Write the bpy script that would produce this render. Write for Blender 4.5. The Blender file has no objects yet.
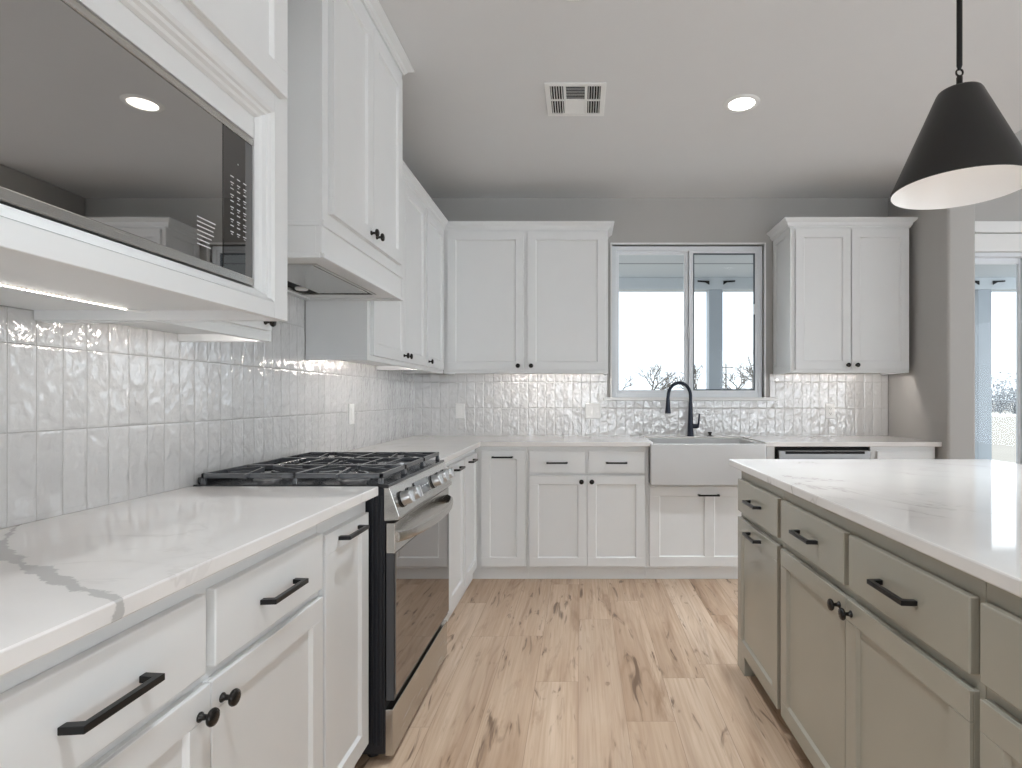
import bpy, bmesh, math, random
from mathutils import Vector, Matrix
S = bpy.context.scene
COL = S.collection
rnd = random.Random(7)

# ------------------------------------------------------------------ camera
F_PX, W_PX, H_PX = 565.0, 1022, 768
VPX, VPY, CAM_Z = 581.0, 398.0, 1.202
cam_d = bpy.data.cameras.new('camera'); cam = bpy.data.objects.new('camera', cam_d); COL.objects.link(cam)
cam.location = (0, 0, CAM_Z); cam.rotation_euler = (math.pi/2, 0, 0)
cam_d.sensor_width = 36.0; cam_d.lens = F_PX/W_PX*36.0
cam_d.shift_x = (W_PX/2-VPX)/W_PX; cam_d.shift_y = (VPY-H_PX/2)/W_PX
cam_d.clip_start = 0.05; cam_d.clip_end = 800
S.camera = cam
S.view_settings.view_transform = 'Standard'; S.view_settings.look = 'None'
S.view_settings.exposure = 0.0; S.view_settings.gamma = 1.0
S.view_settings.use_curve_mapping = False
S.cycles.use_denoising = True
S.cycles.max_bounces = 14; S.cycles.diffuse_bounces = 6; S.cycles.glossy_bounces = 5; S.cycles.transparent_max_bounces = 12
S.cycles.sample_clamp_indirect = 6.0
CAN_W = 6.3        # watts of each recessed downlight
SKY_FRONT, SKY_BACK, SKY_TOP = 2.0, 6.8, 0.4

def lin(c):
    def f(v):
        v /= 255.0
        return v/12.92 if v <= 0.04045 else ((v+0.055)/1.055)**2.4
    return tuple(f(v) for v in c)

# ------------------------------------------------------------------ world: bright overcast sky, brighter behind the house front
world = bpy.data.worlds.new('sky'); S.world = world; world.use_nodes = True
nt = world.node_tree; nt.nodes.clear()
wo = nt.nodes.new('ShaderNodeOutputWorld'); bg = nt.nodes.new('ShaderNodeBackground')
tc = nt.nodes.new('ShaderNodeTexCoord')
dot = nt.nodes.new('ShaderNodeVectorMath'); dot.operation = 'DOT_PRODUCT'
dv = Vector((0.60, -0.66, 0.42)).normalized(); dot.inputs[1].default_value = dv
nt.links.new(tc.outputs['Generated'], dot.inputs[0])
mr = nt.nodes.new('ShaderNodeMapRange'); mr.inputs[1].default_value = -0.25; mr.inputs[2].default_value = 0.9
mr.inputs[3].default_value = SKY_FRONT; mr.inputs[4].default_value = SKY_BACK
nt.links.new(dot.outputs['Value'], mr.inputs[0])
mp = nt.nodes.new('ShaderNodeMapping'); mp.inputs['Scale'].default_value = (3, 3, 14)
nz = nt.nodes.new('ShaderNodeTexNoise'); nz.inputs['Scale'].default_value = 1.3; nz.inputs['Detail'].default_value = 4
nt.links.new(tc.outputs['Generated'], mp.inputs[0]); nt.links.new(mp.outputs[0], nz.inputs['Vector'])
cr = nt.nodes.new('ShaderNodeValToRGB')
cr.color_ramp.elements[0].position = 0.35; cr.color_ramp.elements[0].color = (0.84, 0.925, 1.0, 1)
cr.color_ramp.elements[1].position = 0.65; cr.color_ramp.elements[1].color = (0.91, 0.96, 1.0, 1)
nt.links.new(nz.outputs['Fac'], cr.inputs[0]); nt.links.new(cr.outputs[0], bg.inputs['Color'])
sx = nt.nodes.new('ShaderNodeSeparateXYZ'); nt.links.new(tc.outputs['Generated'], sx.inputs[0])
mz = nt.nodes.new('ShaderNodeMapRange'); mz.interpolation_type = 'SMOOTHSTEP'; mz.inputs[1].default_value = 0.22; mz.inputs[2].default_value = 0.95
mz.inputs[3].default_value = 0.0; mz.inputs[4].default_value = SKY_TOP; nt.links.new(sx.outputs[2], mz.inputs[0])
ad = nt.nodes.new('ShaderNodeMath'); ad.operation = 'ADD'; nt.links.new(mr.outputs[0], ad.inputs[0]); nt.links.new(mz.outputs[0], ad.inputs[1])
nt.links.new(ad.outputs[0], bg.inputs['Strength']); nt.links.new(bg.outputs[0], wo.inputs[0])

# ------------------------------------------------------------------ node helpers
class NT:
    def __init__(self, name):
        self.m = bpy.data.materials.new(name); self.m.use_nodes = True
        self.t = self.m.node_tree; self.t.nodes.clear()
        self.out = self.t.nodes.new('ShaderNodeOutputMaterial')
        self.p = self.t.nodes.new('ShaderNodeBsdfPrincipled')
        self.t.links.new(self.p.outputs[0], self.out.inputs[0])
    def n(self, typ, **kw):
        x = self.t.nodes.new(typ)
        for k, v in kw.items(): setattr(x, k, v)
        return x
    def put(self, sock, v):
        if hasattr(v, 'is_output') or isinstance(v, bpy.types.NodeSocket): self.t.links.new(v, sock)
        else: sock.default_value = v
    def mth(self, op, a, b=None, c=None):
        x = self.n('ShaderNodeMath', operation=op); self.put(x.inputs[0], a)
        if b is not None: self.put(x.inputs[1], b)
        if c is not None: self.put(x.inputs[2], c)
        return x.outputs[0]
    def pos(self):
        g = self.n('ShaderNodeTexCoord'); s = self.n('ShaderNodeSeparateXYZ')
        self.t.links.new(g.outputs['Object'], s.inputs[0]); return s.outputs, g.outputs['Object']
    def xyz(self, x, y, z):
        c = self.n('ShaderNodeCombineXYZ')
        for i, v in enumerate((x, y, z)): self.put(c.inputs[i], v)
        return c.outputs[0]
    def noise(self, vec, scale, detail=3, rough=0.5, dist=0.0):
        x = self.n('ShaderNodeTexNoise'); self.put(x.inputs['Vector'], vec)
        x.inputs['Scale'].default_value = scale; x.inputs['Detail'].default_value = detail
        x.inputs['Roughness'].default_value = rough; x.inputs['Distortion'].default_value = dist
        return x.outputs['Fac']
    def white(self, vec):
        x = self.n('ShaderNodeTexWhiteNoise', noise_dimensions='3D'); self.put(x.inputs['Vector'], vec); return x
    def ramp(self, fac, stops):
        r = self.n('ShaderNodeValToRGB'); self.put(r.inputs[0], fac); e = r.color_ramp.elements
        while len(e) < len(stops): e.new(0.5)
        for el, (p, c) in zip(e, stops):
            el.position = p; el.color = (c, c, c, 1) if isinstance(c, (int, float)) else (*c, 1)
        return r.outputs[0]
    def mix(self, fac, a, b, blend='MIX'):
        x = self.n('ShaderNodeMix', data_type='RGBA', blend_type=blend)
        self.put(x.inputs[0], fac); self.put(x.inputs[6], a if not isinstance(a, tuple) else (*a[:3], 1))
        self.put(x.inputs[7], b if not isinstance(b, tuple) else (*b[:3], 1)); return x.outputs[2]
    def maprange(self, v, a, b, c, d, smooth=False):
        x = self.n('ShaderNodeMapRange'); x.interpolation_type = 'SMOOTHSTEP' if smooth else 'LINEAR'
        for i, q in enumerate((v, a, b, c, d)): self.put(x.inputs[i], q)
        return x.outputs[0]
    def bump(self, h, strength, dist):
        x = self.n('ShaderNodeBump'); x.inputs['Strength'].default_value = strength; x.inputs['Distance'].default_value = dist
        self.put(x.inputs['Height'], h); self.t.links.new(x.outputs[0], self.p.inputs['Normal']); self.t.links.new(x.outputs[0], self.p.inputs['Coat Normal'])
    def set(self, color=None, rough=None, metal=None, spec=None, coat=None):
        for k, v in (('Base Color', color), ('Roughness', rough), ('Metallic', metal), ('Specular IOR Level', spec), ('Coat Weight', coat)):
            if v is None: continue
            if k == 'Base Color' and isinstance(v, tuple): v = (*v[:3], 1)
            self.put(self.p.inputs[k], v)
        return self

def plain(name, rgb, rough=0.5, metal=0.0, spec=0.5, var=0.03, scale=9.0, bump=0.0, coat=None):
    """paint / metal with a faint procedural mottling"""
    n = NT(name); _, o = n.pos(); c = lin(rgb)
    f = n.noise(o, scale, 2)
    lo = tuple(v*(1-var) for v in c); hi = tuple(min(1, v*(1+var)) for v in c)
    n.set(color=n.mix(f, lo, hi), rough=rough, metal=metal, spec=spec, coat=coat)
    if bump: n.bump(n.noise(o, 260, 2), bump, 0.001)
    return n.m

M = {}
M['white'] = plain('white cabinet paint', (229, 230, 230), 0.38, var=0.015)
M['green'] = plain('sage grey cabinet paint', (165, 161, 149), 0.2, var=0.02)
M['wall'] = plain('warm grey wall paint', (180, 178, 175), 0.75, spec=0.25, var=0.012, bump=0.15)
M['ceil'] = plain('ceiling paint', (222, 222, 222), 0.85, spec=0.2, var=0.01, bump=0.15)
M['trim'] = plain('white trim paint', (236, 236, 235), 0.35, var=0.01)
M['vinyl'] = plain('white window vinyl', (232, 236, 240), 0.35, var=0.01)
M['gasket'] = plain('grey window seal', (70, 82, 92), 0.4)
M['black'] = plain('matte black metal', (20, 20, 21), 0.34, metal=0.3, var=0.1)
M['knob'] = plain('dark bronze metal', (40, 37, 35), 0.25, metal=0.6, var=0.1)
M['navy'] = plain('dark blue black faucet finish', (36, 42, 54), 0.32, metal=0.5, var=0.08)
M['iron'] = plain('cast iron', (66, 68, 72), 0.15, spec=1.0, var=0.2, scale=40)
M['enamel'] = plain('dark enamel', (40, 41, 44), 0.16, spec=0.7, var=0.05)
M['side'] = plain('black range side', (24, 27, 34), 0.4, var=0.1)
M['gap'] = plain('black parts and recess shade', (18, 18, 18), 0.8)  # near-black parts; also paints the shade inside slots
M['porcelain'] = plain('white fireclay', (206, 206, 206), 0.12, spec=0.6, var=0.01)
M['plastic'] = plain('white plastic', (238, 238, 236), 0.3, var=0.01)
M['slotgrey'] = plain('grey plastic', (120, 120, 120), 0.5)
M['burner'] = plain('burner aluminium', (150, 150, 152), 0.35, metal=0.9)
M['shade_out'] = plain('satin black lamp metal', (19, 18, 17), 0.42, spec=0.55, var=0.05)
M['shade_in'] = plain('white lamp lining', (250, 248, 246), 0.3, var=0.01)
M['legend'] = plain('pale print', (200, 203, 205), 0.5)
M['soffit_beam'] = plain('white porch paint', (196, 201, 205), 0.5)
M['post'] = plain('porch post paint', (168, 175, 182), 0.5)
M['pole'] = plain('weathered wood pole', (96, 94, 92), 0.9)
M['bark'] = plain('pale bare twigs', (84, 79, 74), 0.9, var=0.15)
M['brush'] = plain('grey winter scrub', (112, 114, 116), 0.95, var=0.3, scale=0.8)

def mk_steel(name, rgb, rough, streak_axis=2):
    n = NT(name); s, o = n.pos()
    v = [1.0, 1.0, 1.0]; sc = [6.0]*3; sc[streak_axis] = 260.0
    vec = n.xyz(n.mth('MULTIPLY', s[0], sc[0]), n.mth('MULTIPLY', s[1], sc[1]), n.mth('MULTIPLY', s[2], sc[2]))
    f = n.noise(vec, 1.0, 3); c = lin(rgb)
    n.set(color=n.mix(f, tuple(x*0.97 for x in c), tuple(min(1, x*1.03) for x in c)), metal=1.0,
          rough=n.maprange(f, 0.3, 0.7, rough*0.95, rough*1.06))
    return n.m
M['steel'] = mk_steel('brushed stainless', (196, 194, 190), 0.26)
M['chrome'] = plain('polished steel', (188, 188, 188), 0.3, metal=1.0)
M['dwsteel'] = plain('grey stainless', (150, 150, 150), 0.36, metal=1.0)

def mk_darkglass(name, rgb):
    n = NT(name); _, o = n.pos(); c = lin(rgb); f = n.noise(o, 3, 1)
    n.set(color=n.mix(f, tuple(x*0.97 for x in c), tuple(x*1.03 for x in c)), metal=1.0, rough=0.02); return n.m
M['mwglass'] = mk_darkglass('smoked mirror glass', (184, 183, 182))
M['ovglass'] = mk_darkglass('oven mirror glass', (146, 143, 141))
M['mwpanel'] = mk_darkglass('smoked control glass', (118, 117, 116))

def mk_glass():
    n = NT('window glass'); n.t.nodes.remove(n.p)
    tr = n.n('ShaderNodeBsdfTransparent'); tr.inputs[0].default_value = (0.965, 0.98, 0.985, 1)
    gl = n.n('ShaderNodeBsdfGlossy'); gl.inputs['Roughness'].default_value = 0.01
    fr = n.n('ShaderNodeFresnel'); fr.inputs[0].default_value = 1.16
    mx = n.n('ShaderNodeMixShader'); n.t.links.new(fr.outputs[0], mx.inputs[0])
    n.t.links.new(tr.outputs[0], mx.inputs[1]); n.t.links.new(gl.outputs[0], mx.inputs[2])
    n.t.links.new(mx.outputs[0], n.out.inputs[0]); return n.m
M['glass'] = mk_glass()

def mk_emit(name, rgb, st):
    n = NT(name); n.p.inputs['Emission Color'].default_value = (*lin(rgb), 1); n.p.inputs['Emission Strength'].default_value = st
    n.set(color=lin(rgb), rough=0.6); return n.m
M['can_lens'] = mk_emit('lit downlight lens', (255, 248, 240), 6.0)
M['bulb'] = mk_emit('frosted bulb with added glow', (255, 248, 240), 2.5)  # bulb is out of sight; glow added to brighten the shade lining
M['led_under'] = mk_emit('bright led dots', (255, 247, 240), 170.0)
M['led'] = mk_emit('led dots', (255, 248, 240), 11.0)
M['tape'] = mk_emit('lit led tape', (255, 240, 226), 0.12)

def mk_tile(name, axis, phase):
    """stacked vertical glazed tile with an uneven hand-made face"""
    n = NT(name); s, o = n.pos()
    u = n.mth('DIVIDE', n.mth('SUBTRACT', s[axis], phase), 0.0678)
    v = n.mth('DIVIDE', n.mth('SUBTRACT', n.mth('MAXIMUM', s[2], 0.925), 0.922), 0.2015)
    fu, fv = n.mth('FRACT', u), n.mth('FRACT', v)
    iu, iv = n.mth('FLOOR', u), n.mth('FLOOR', v)
    du = n.mth('MULTIPLY', n.mth('MINIMUM', fu, n.mth('SUBTRACT', 1.0, fu)), 0.0678)
    dvv = n.mth('MULTIPLY', n.mth('MINIMUM', fv, n.mth('SUBTRACT', 1.0, fv)), 0.2015)
    d = n.mth('MINIMUM', du, dvv)
    face = n.maprange(d, 0.0006, 0.0014, 0, 1, True)
    pillow = n.maprange(d, 0.0008, 0.008, 0, 1, True)
    wn = n.white(n.xyz(iu, iv, 3.3)); sep = n.n('ShaderNodeSeparateColor'); n.t.links.new(wn.outputs['Color'], sep.inputs[0])
    r1, r2, r3 = sep.outputs[0], sep.outputs[1], sep.outputs[2]
    off = n.mth('MULTIPLY', r3, 37.0)
    vec = n.xyz(n.mth('ADD', s[axis], off), n.mth('MULTIPLY', s[2], 0.75), off)
    wav = n.noise(vec, 28, 1.0, 0.4, 0.35)
    fine = n.noise(vec, 75, 1, 0.5, 0.4)
    tilt = n.mth('ADD', n.mth('MULTIPLY', n.mth('SUBTRACT', r1, 0.5), n.mth('SUBTRACT', fu, 0.5)),
                 n.mth('MULTIPLY', n.mth('SUBTRACT', r2, 0.5), n.mth('SUBTRACT', fv, 0.5)))
    h = n.mth('ADD', n.mth('MULTIPLY', wav, 0.0052), n.mth('MULTIPLY', fine, 0.0010))
    h = n.mth('ADD', h, n.mth('MULTIPLY', tilt, 0.0040))
    h = n.mth('ADD', h, n.mth('MULTIPLY', pillow, 0.0007))
    h = n.mth('ADD', h, n.mth('MULTIPLY', face, 0.0008))
    n.bump(h, 1.0, 1.0)
    base = n.mix(n.mth('ADD', n.mth('MULTIPLY', r1, 0.6), n.mth('MULTIPLY', wav, 0.4)), lin((204, 203, 202)), lin((217, 216, 215)))
    n.set(color=n.mix(face, lin((176, 174, 171)), base), rough=n.maprange(face, 0, 1, 0.7, 0.04), spec=1.0, coat=n.mth('MULTIPLY', face, 0.8))
    n.p.inputs['Coat Roughness'].default_value = 0.03
    return n.m
M['tile_l'] = mk_tile('white wavy tile on side wall', 1, 1.258)
M['tile_b'] = mk_tile('white wavy tile on window wall', 0, -1.287)

def mk_floor():
    n = NT('oak planks'); s, o = n.pos()
    PW, PL = 0.181, 1.25
    u = n.mth('DIVIDE', n.mth('ADD', s[0], 0.0107), PW); iu = n.mth('FLOOR', u); fu = n.mth('FRACT', u)
    ro = n.white(n.xyz(iu, 1.7, 0.3)).outputs['Value']
    v = n.mth('ADD', n.mth('DIVIDE', s[1], PL), n.mth('MULTIPLY', ro, 5.0)); iv = n.mth('FLOOR', v); fv = n.mth('FRACT', v)
    wn = n.white(n.xyz(iu, iv, 9.1)); sep = n.n('ShaderNodeSeparateColor'); n.t.links.new(wn.outputs['Color'], sep.inputs[0])
    r1, r2, r3 = sep.outputs[0], sep.outputs[1], sep.outputs[2]
    ox, oy = n.mth('MULTIPLY', r1, 53.0), n.mth('MULTIPLY', r2, 71.0)
    X = n.mth('ADD', s[0], ox); Y = n.mth('ADD', s[1], oy)
    g1 = n.noise(n.xyz(n.mth('MULTIPLY', X, 9.0), n.mth('MULTIPLY', Y, 0.9), r3), 1.0, 4, 0.6, 1.2)      # broad cathedral figure
    g2 = n.noise(n.xyz(n.mth('MULTIPLY', X, 90.0), n.mth('MULTIPLY', Y, 2.2), r3), 1.0, 3, 0.6, 0.3)     # fine grain
    g3 = n.noise(n.xyz(n.mth('MULTIPLY', X, 16.0), n.mth('MULTIPLY', Y, 2.6), r1), 1.0, 3, 0.55, 1.6)     # knots and dark flecks
    tone = n.mth('ADD', n.mth('MULTIPLY', r3, 0.26), n.mth('MULTIPLY', g1, 0.80))
    c = n.ramp(tone, [(0.20, lin((176, 149, 125))), (0.45, lin((192, 166, 142))), (0.62, lin((204, 180, 157))), (0.85, lin((212, 192, 172)))])
    g4 = n.noise(n.xyz(n.mth('MULTIPLY', X, 6.5), n.mth('MULTIPLY', Y, 0.75), r1), 1.0, 6, 0.62, 1.6)    # broad brown streaks
    heart = n.maprange(n.noise(n.xyz(n.mth('MULTIPLY', X, 5.0), n.mth('MULTIPLY', Y, 0.55), r2), 1.0, 3, 0.5, 0.8), 0.46, 0.68, 0, 1, True)   # where the figure turns dark
    rings = n.mth('FRACT', n.mth('MULTIPLY', n.noise(n.xyz(n.mth('MULTIPLY', X, 5.5), n.mth('MULTIPLY', Y, 0.5), r2), 1.0, 2, 0.4, 0.3), 13.0))
    ring = n.maprange(n.mth('ABSOLUTE', n.mth('SUBTRACT', rings, 0.5)), 0.30, 0.5, 0, 1, True)
    c = n.mix(n.maprange(g2, 0.42, 0.74, 0, 0.42), c, lin((160, 129, 102)))
    c = n.mix(n.mth('MULTIPLY', ring, n.mth('ADD', n.mth('MULTIPLY', heart, 0.34), 0.05)), c, lin((132, 101, 77)))
    c = n.mix(n.mth('MULTIPLY', heart, 0.55), c, lin((158, 128, 103)))
    c = n.mix(n.maprange(g4, 0.52, 0.70, 0, 0.65, True), c, lin((140, 108, 82)))
    c = n.mix(n.maprange(g3, 0.585, 0.72, 0, 0.85, True), c, lin((98, 74, 56)))
    c = n.mix(n.maprange(r2, 0.75, 1.0, 0, 0.30), c, lin((158, 131, 108)))
    eu = n.mth('MULTIPLY', n.mth('MINIMUM', fu, n.mth('SUBTRACT', 1.0, fu)), PW)
    ev = n.mth('MULTIPLY', n.mth('MINIMUM', fv, n.mth('SUBTRACT', 1.0, fv)), PL)
    e = n.mth('MINIMUM', eu, ev); seam = n.maprange(e, 0.0002, 0.0014, 0, 1, True)
    n.set(color=n.mix(seam, lin((146, 119, 97)), c), rough=n.maprange(g2, 0.3, 0.7, 0.34, 0.48), spec=0.4)
    n.bump(n.mth('ADD', n.mth('MULTIPLY', seam, 0.0006), n.mth('MULTIPLY', g2, 0.0003)), 0.5, 1.0)
    return n.m
M['floor'] = mk_floor()

def mk_quartz(name, curve=None, off=0.0, strength=1.0):
    n = NT(name); s, o = n.pos()
    vec = n.xyz(n.mth('ADD', s[0], off), n.mth('MULTIPLY', s[1], 1.0), s[2])
    w = n.noise(vec, 1.6, 5, 0.6, 1.2)
    line = n.mth('ABSOLUTE', n.mth('SUBTRACT', w, 0.5))
    mask = n.maprange(n.noise(vec, 2.3, 2), 0.50, 0.66, 0, 1, True)
    fine = n.mth('MULTIPLY', n.maprange(line, 0.002, 0.016, 1, 0, True), mask)
    cloud = n.mth('MULTIPLY', n.maprange(line, 0.0, 0.06, 0.25, 0), mask)
    k = n.mth('MULTIPLY', n.mth('MAXIMUM', fine, cloud), 0.6*strength)
    base = n.mix(n.noise(o, 5, 2), lin((229, 225, 222)), lin((236, 233, 230)))
    c = n.mix(k, base, lin((172, 166, 160)))
    if curve:
        # one bold vein: depth along the slab as a function of distance from the wall
        xs = [p[0] for p in curve]; x0, x1 = min(xs), max(xs)
        ys = [p[1] for p in curve]; y0, y1 = min(ys), max(ys)
        fc = n.n('ShaderNodeFloatCurve'); cv = fc.mapping.curves[0]
        pts = [((x-x0)/(x1-x0), (y-y0)/(y1-y0)) for x, y in sorted(curve)]
        while len(cv.points) < len(pts): cv.points.new(0.5, 0.5)
        for q, (a, b) in zip(cv.points, pts): q.location = (a, b); q.handle_type = 'VECTOR'
        fc.mapping.update()
        n.put(fc.inputs['Value'], n.maprange(s[0], x0, x1, 0, 1))
        yc = n.maprange(fc.outputs[0], 0, 1, y0, y1)
        jag = n.mth('MULTIPLY', n.mth('SUBTRACT', n.noise(o, 26, 4, 0.7), 0.5), 0.05)
        dist = n.mth('ABSOLUTE', n.mth('ADD', n.mth('SUBTRACT', s[1], yc), jag))
        wid = n.maprange(n.noise(o, 9, 2), 0.35, 0.65, 0.003, 0.020)
        k2 = n.maprange(n.mth('SUBTRACT', dist, wid), -0.003, 0.003, 0.62, 0, True)
        k3 = n.maprange(dist, 0.0, 0.07, 0.10, 0)
        c = n.mix(n.mth('MAXIMUM', k2, k3), c, lin((150, 149, 147)))
    n.set(color=c, rough=0.055, spec=0.5)
    return n.m
M['quartz_l'] = mk_quartz('veined quartz by range', [(-1.30, 1.31), (-1.134, 1.10), (-1.06, 1.036), (-0.906, 0.946), (-0.815, 0.884), (-0.60, 0.775)], 0.0, 0.35)
M['quartz_b'] = mk_quartz('veined quartz along window wall', None, 3.0, 0.8)
M['quartz_i'] = mk_quartz('veined quartz island', None, 7.7, 1.0)

def mk_soffit():
    n = NT('porch soffit panels'); s, o = n.pos()
    fv = n.mth('FRACT', n.mth('DIVIDE', n.mth('SUBTRACT', s[1], 6.49), 1.22))
    e = n.mth('MULTIPLY', n.mth('MINIMUM', fv, n.mth('SUBTRACT', 1.0, fv)), 1.22)
    n.set(color=n.mix(n.maprange(e, 0.015, 0.03, 0, 1), lin((130, 134, 138)), lin((204, 208, 212))), rough=0.6); return n.m
M['soffit'] = mk_soffit()
def mk_ground():
    n = NT('dry winter grass'); s, o = n.pos()
    f = n.noise(o, 0.35, 5, 0.6); g = n.noise(o, 3.0, 4)
    n.set(color=n.mix(g, n.mix(f, lin((100, 95, 88)), lin((134, 128, 119))), lin((114, 109, 101))), rough=0.95); return n.m
M['ground'] = mk_ground()
M['road'] = plain('pale gravel road', (170, 168, 164), 0.95, var=0.05, scale=2)

# ------------------------------------------------------------------ mesh helpers
BASE = {}      # object -> world location of its origin
def base_of(o):
    return BASE.get(o.name, Vector((0, 0, 0))) if o else Vector((0, 0, 0))

def link(name, me, mat, parent=None, origin=None):
    o = bpy.data.objects.new(name, me); COL.objects.link(o)
    if mat is not None and not me.materials: me.materials.append(mat)
    org = Vector(origin) if origin is not None else (base_of(parent) if parent else Vector((0, 0, 0)))
    BASE[o.name] = org
    if parent: o.parent = parent; o.location = org-base_of(parent)
    else: o.location = org
    return o

def obj(name, bm, mat, parent=None, bevel=0.0, segs=2, smooth=False, origin=None, recalc=True):
    """bmesh in world coordinates -> one object"""
    if recalc: bmesh.ops.recalc_face_normals(bm, faces=bm.faces)
    org = Vector(origin) if origin is not None else (base_of(parent) if parent else Vector((0, 0, 0)))
    bmesh.ops.translate(bm, verts=bm.verts, vec=-org)
    me = bpy.data.meshes.new(name); bm.to_mesh(me); bm.free()
    for p in me.polygons: p.use_smooth = smooth
    mats = mat if isinstance(mat, (list, tuple)) else [mat]
    for m in mats: me.materials.append(m)
    o = link(name, me, None, parent, org)
    if bevel:
        b = o.modifiers.new('edge', 'BEVEL'); b.width = bevel; b.segments = segs; b.limit_method = 'ANGLE'; b.angle_limit = math.radians(40)
    if smooth:
        try:
            me.set_sharp_from_angle(angle=math.radians(38))
        except Exception: pass
    return o

def tag(o, label, cat=None, group=None, kind=None):
    o['label'] = label
    if cat: o['category'] = cat
    if group: o['group'] = group
    if kind: o['kind'] = kind
    return o
def thing(name, loc, label, cat, group=None):
    o = bpy.data.objects.new(name, None); COL.objects.link(o); o.empty_display_size = 0.1
    o.location = loc; BASE[o.name] = Vector(loc); return tag(o, label, cat, group)
def struct(o, label=None):
    o['kind'] = 'structure'
    if label: o['label'] = label
    return o

def box(bm, x0, x1, y0, y1, z0, z1, mat=None):
    vs = [bm.verts.new((x, y, z)) for x in (x0, x1) for y in (y0, y1) for z in (z0, z1)]
    fs = []
    for q in ((0, 1, 3, 2), (4, 6, 7, 5), (0, 4, 5, 1), (2, 3, 7, 6), (0, 2, 6, 4), (1, 5, 7, 3)):
        f = bm.faces.new([vs[i] for i in q]); fs.append(f)
        if mat is not None: f.material_index = mat
    return fs
def B(*a):
    bm = bmesh.new(); box(bm, *a); return bm
def poly_prism(bm, pts, vec):
    """closed polygon (3D points) extruded by vec"""
    a = [bm.verts.new(p) for p in pts]; b = [bm.verts.new(Vector(p)+Vector(vec)) for p in pts]
    n = len(pts); bm.faces.new(a); bm.faces.new(b[::-1])
    for i in range(n): bm.faces.new((a[i], a[(i+1) % n], b[(i+1) % n], b[i]))
def lathe(bm, prof, mat4=None, seg=32, cap=True):
    """prof: list of (r, h) around local z"""
    mat4 = mat4 or Matrix.Identity(4); rings = []
    for r, h in prof:
        if r < 1e-6: rings.append([bm.verts.new(mat4 @ Vector((0, 0, h)))])
        else: rings.append([bm.verts.new(mat4 @ Vector((r*math.cos(2*math.pi*i/seg), r*math.sin(2*math.pi*i/seg), h))) for i in range(seg)])
    for A, Bq in zip(rings, rings[1:]):
        for i in range(seg):
            j = (i+1) % seg
            if len(A) == 1 and len(Bq) == 1: continue
            if len(A) == 1: bm.faces.new((A[0], Bq[i], Bq[j]))
            elif len(Bq) == 1: bm.faces.new((A[i], A[j], Bq[0]))
            else: bm.faces.new((A[i], A[j], Bq[j], Bq[i]))
    if cap:
        for R in (rings[0], rings[-1]):
            if len(R) > 1:
                try: bm.faces.new(R)
                except ValueError: pass
def tube(bm, pts, rad, seg=12, cap=True):
    pts = [Vector(p) for p in pts]; n = len(pts)
    rad = [rad]*n if isinstance(rad, (int, float)) else rad
    tg = []
    for i in range(n):
        t = (pts[min(i+1, n-1)]-pts[max(i-1, 0)]); tg.append(t.normalized())
    up = Vector((0, 0, 1)) if abs(tg[0].z) < 0.9 else Vector((1, 0, 0))
    nrm = tg[0].cross(up).normalized(); rings = []
    for i in range(n):
        nrm = (nrm-tg[i]*nrm.dot(tg[i])).normalized(); bn = tg[i].cross(nrm)
        rings.append([bm.verts.new(pts[i]+(nrm*math.cos(2*math.pi*k/seg)+bn*math.sin(2*math.pi*k/seg))*rad[i]) for k in range(seg)])
    for A, Bq in zip(rings, rings[1:]):
        for k in range(seg):
            j = (k+1) % seg; bm.faces.new((A[k], A[j], Bq[j], Bq[k]))
    if cap: bm.faces.new(rings[0][::-1]); bm.faces.new(rings[-1])

# orientation of a cabinet face: u = along, w = outwards
FACE = {'L': (Vector((0, 1, 0)), Vector((1, 0, 0))),      # on the side wall, faces the room (+x)
        'B': (Vector((1, 0, 0)), Vector((0, -1, 0))),     # on the window wall, faces the camera (-y)
        'I': (Vector((0, -1, 0)), Vector((-1, 0, 0)))}    # island, faces -x
def P(face, plane, a, z, w):
    """a: world coordinate along the run; plane: world coordinate of the reference plane; w outwards"""
    u, o = FACE[face]
    if face == 'B': return Vector((a, plane-w, z))
    if face == 'L': return Vector((plane+w, a, z))
    return Vector((plane-w, a, z))
def fbox(bm, face, plane, a0, a1, z0, z1, w0, w1, mat=None):
    p, q = P(face, plane, a0, z0, w0), P(face, plane, a1, z1, w1)
    return box(bm, min(p.x, q.x), max(p.x, q.x), min(p.y, q.y), max(p.y, q.y), min(p.z, q.z), max(p.z, q.z), mat)

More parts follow.
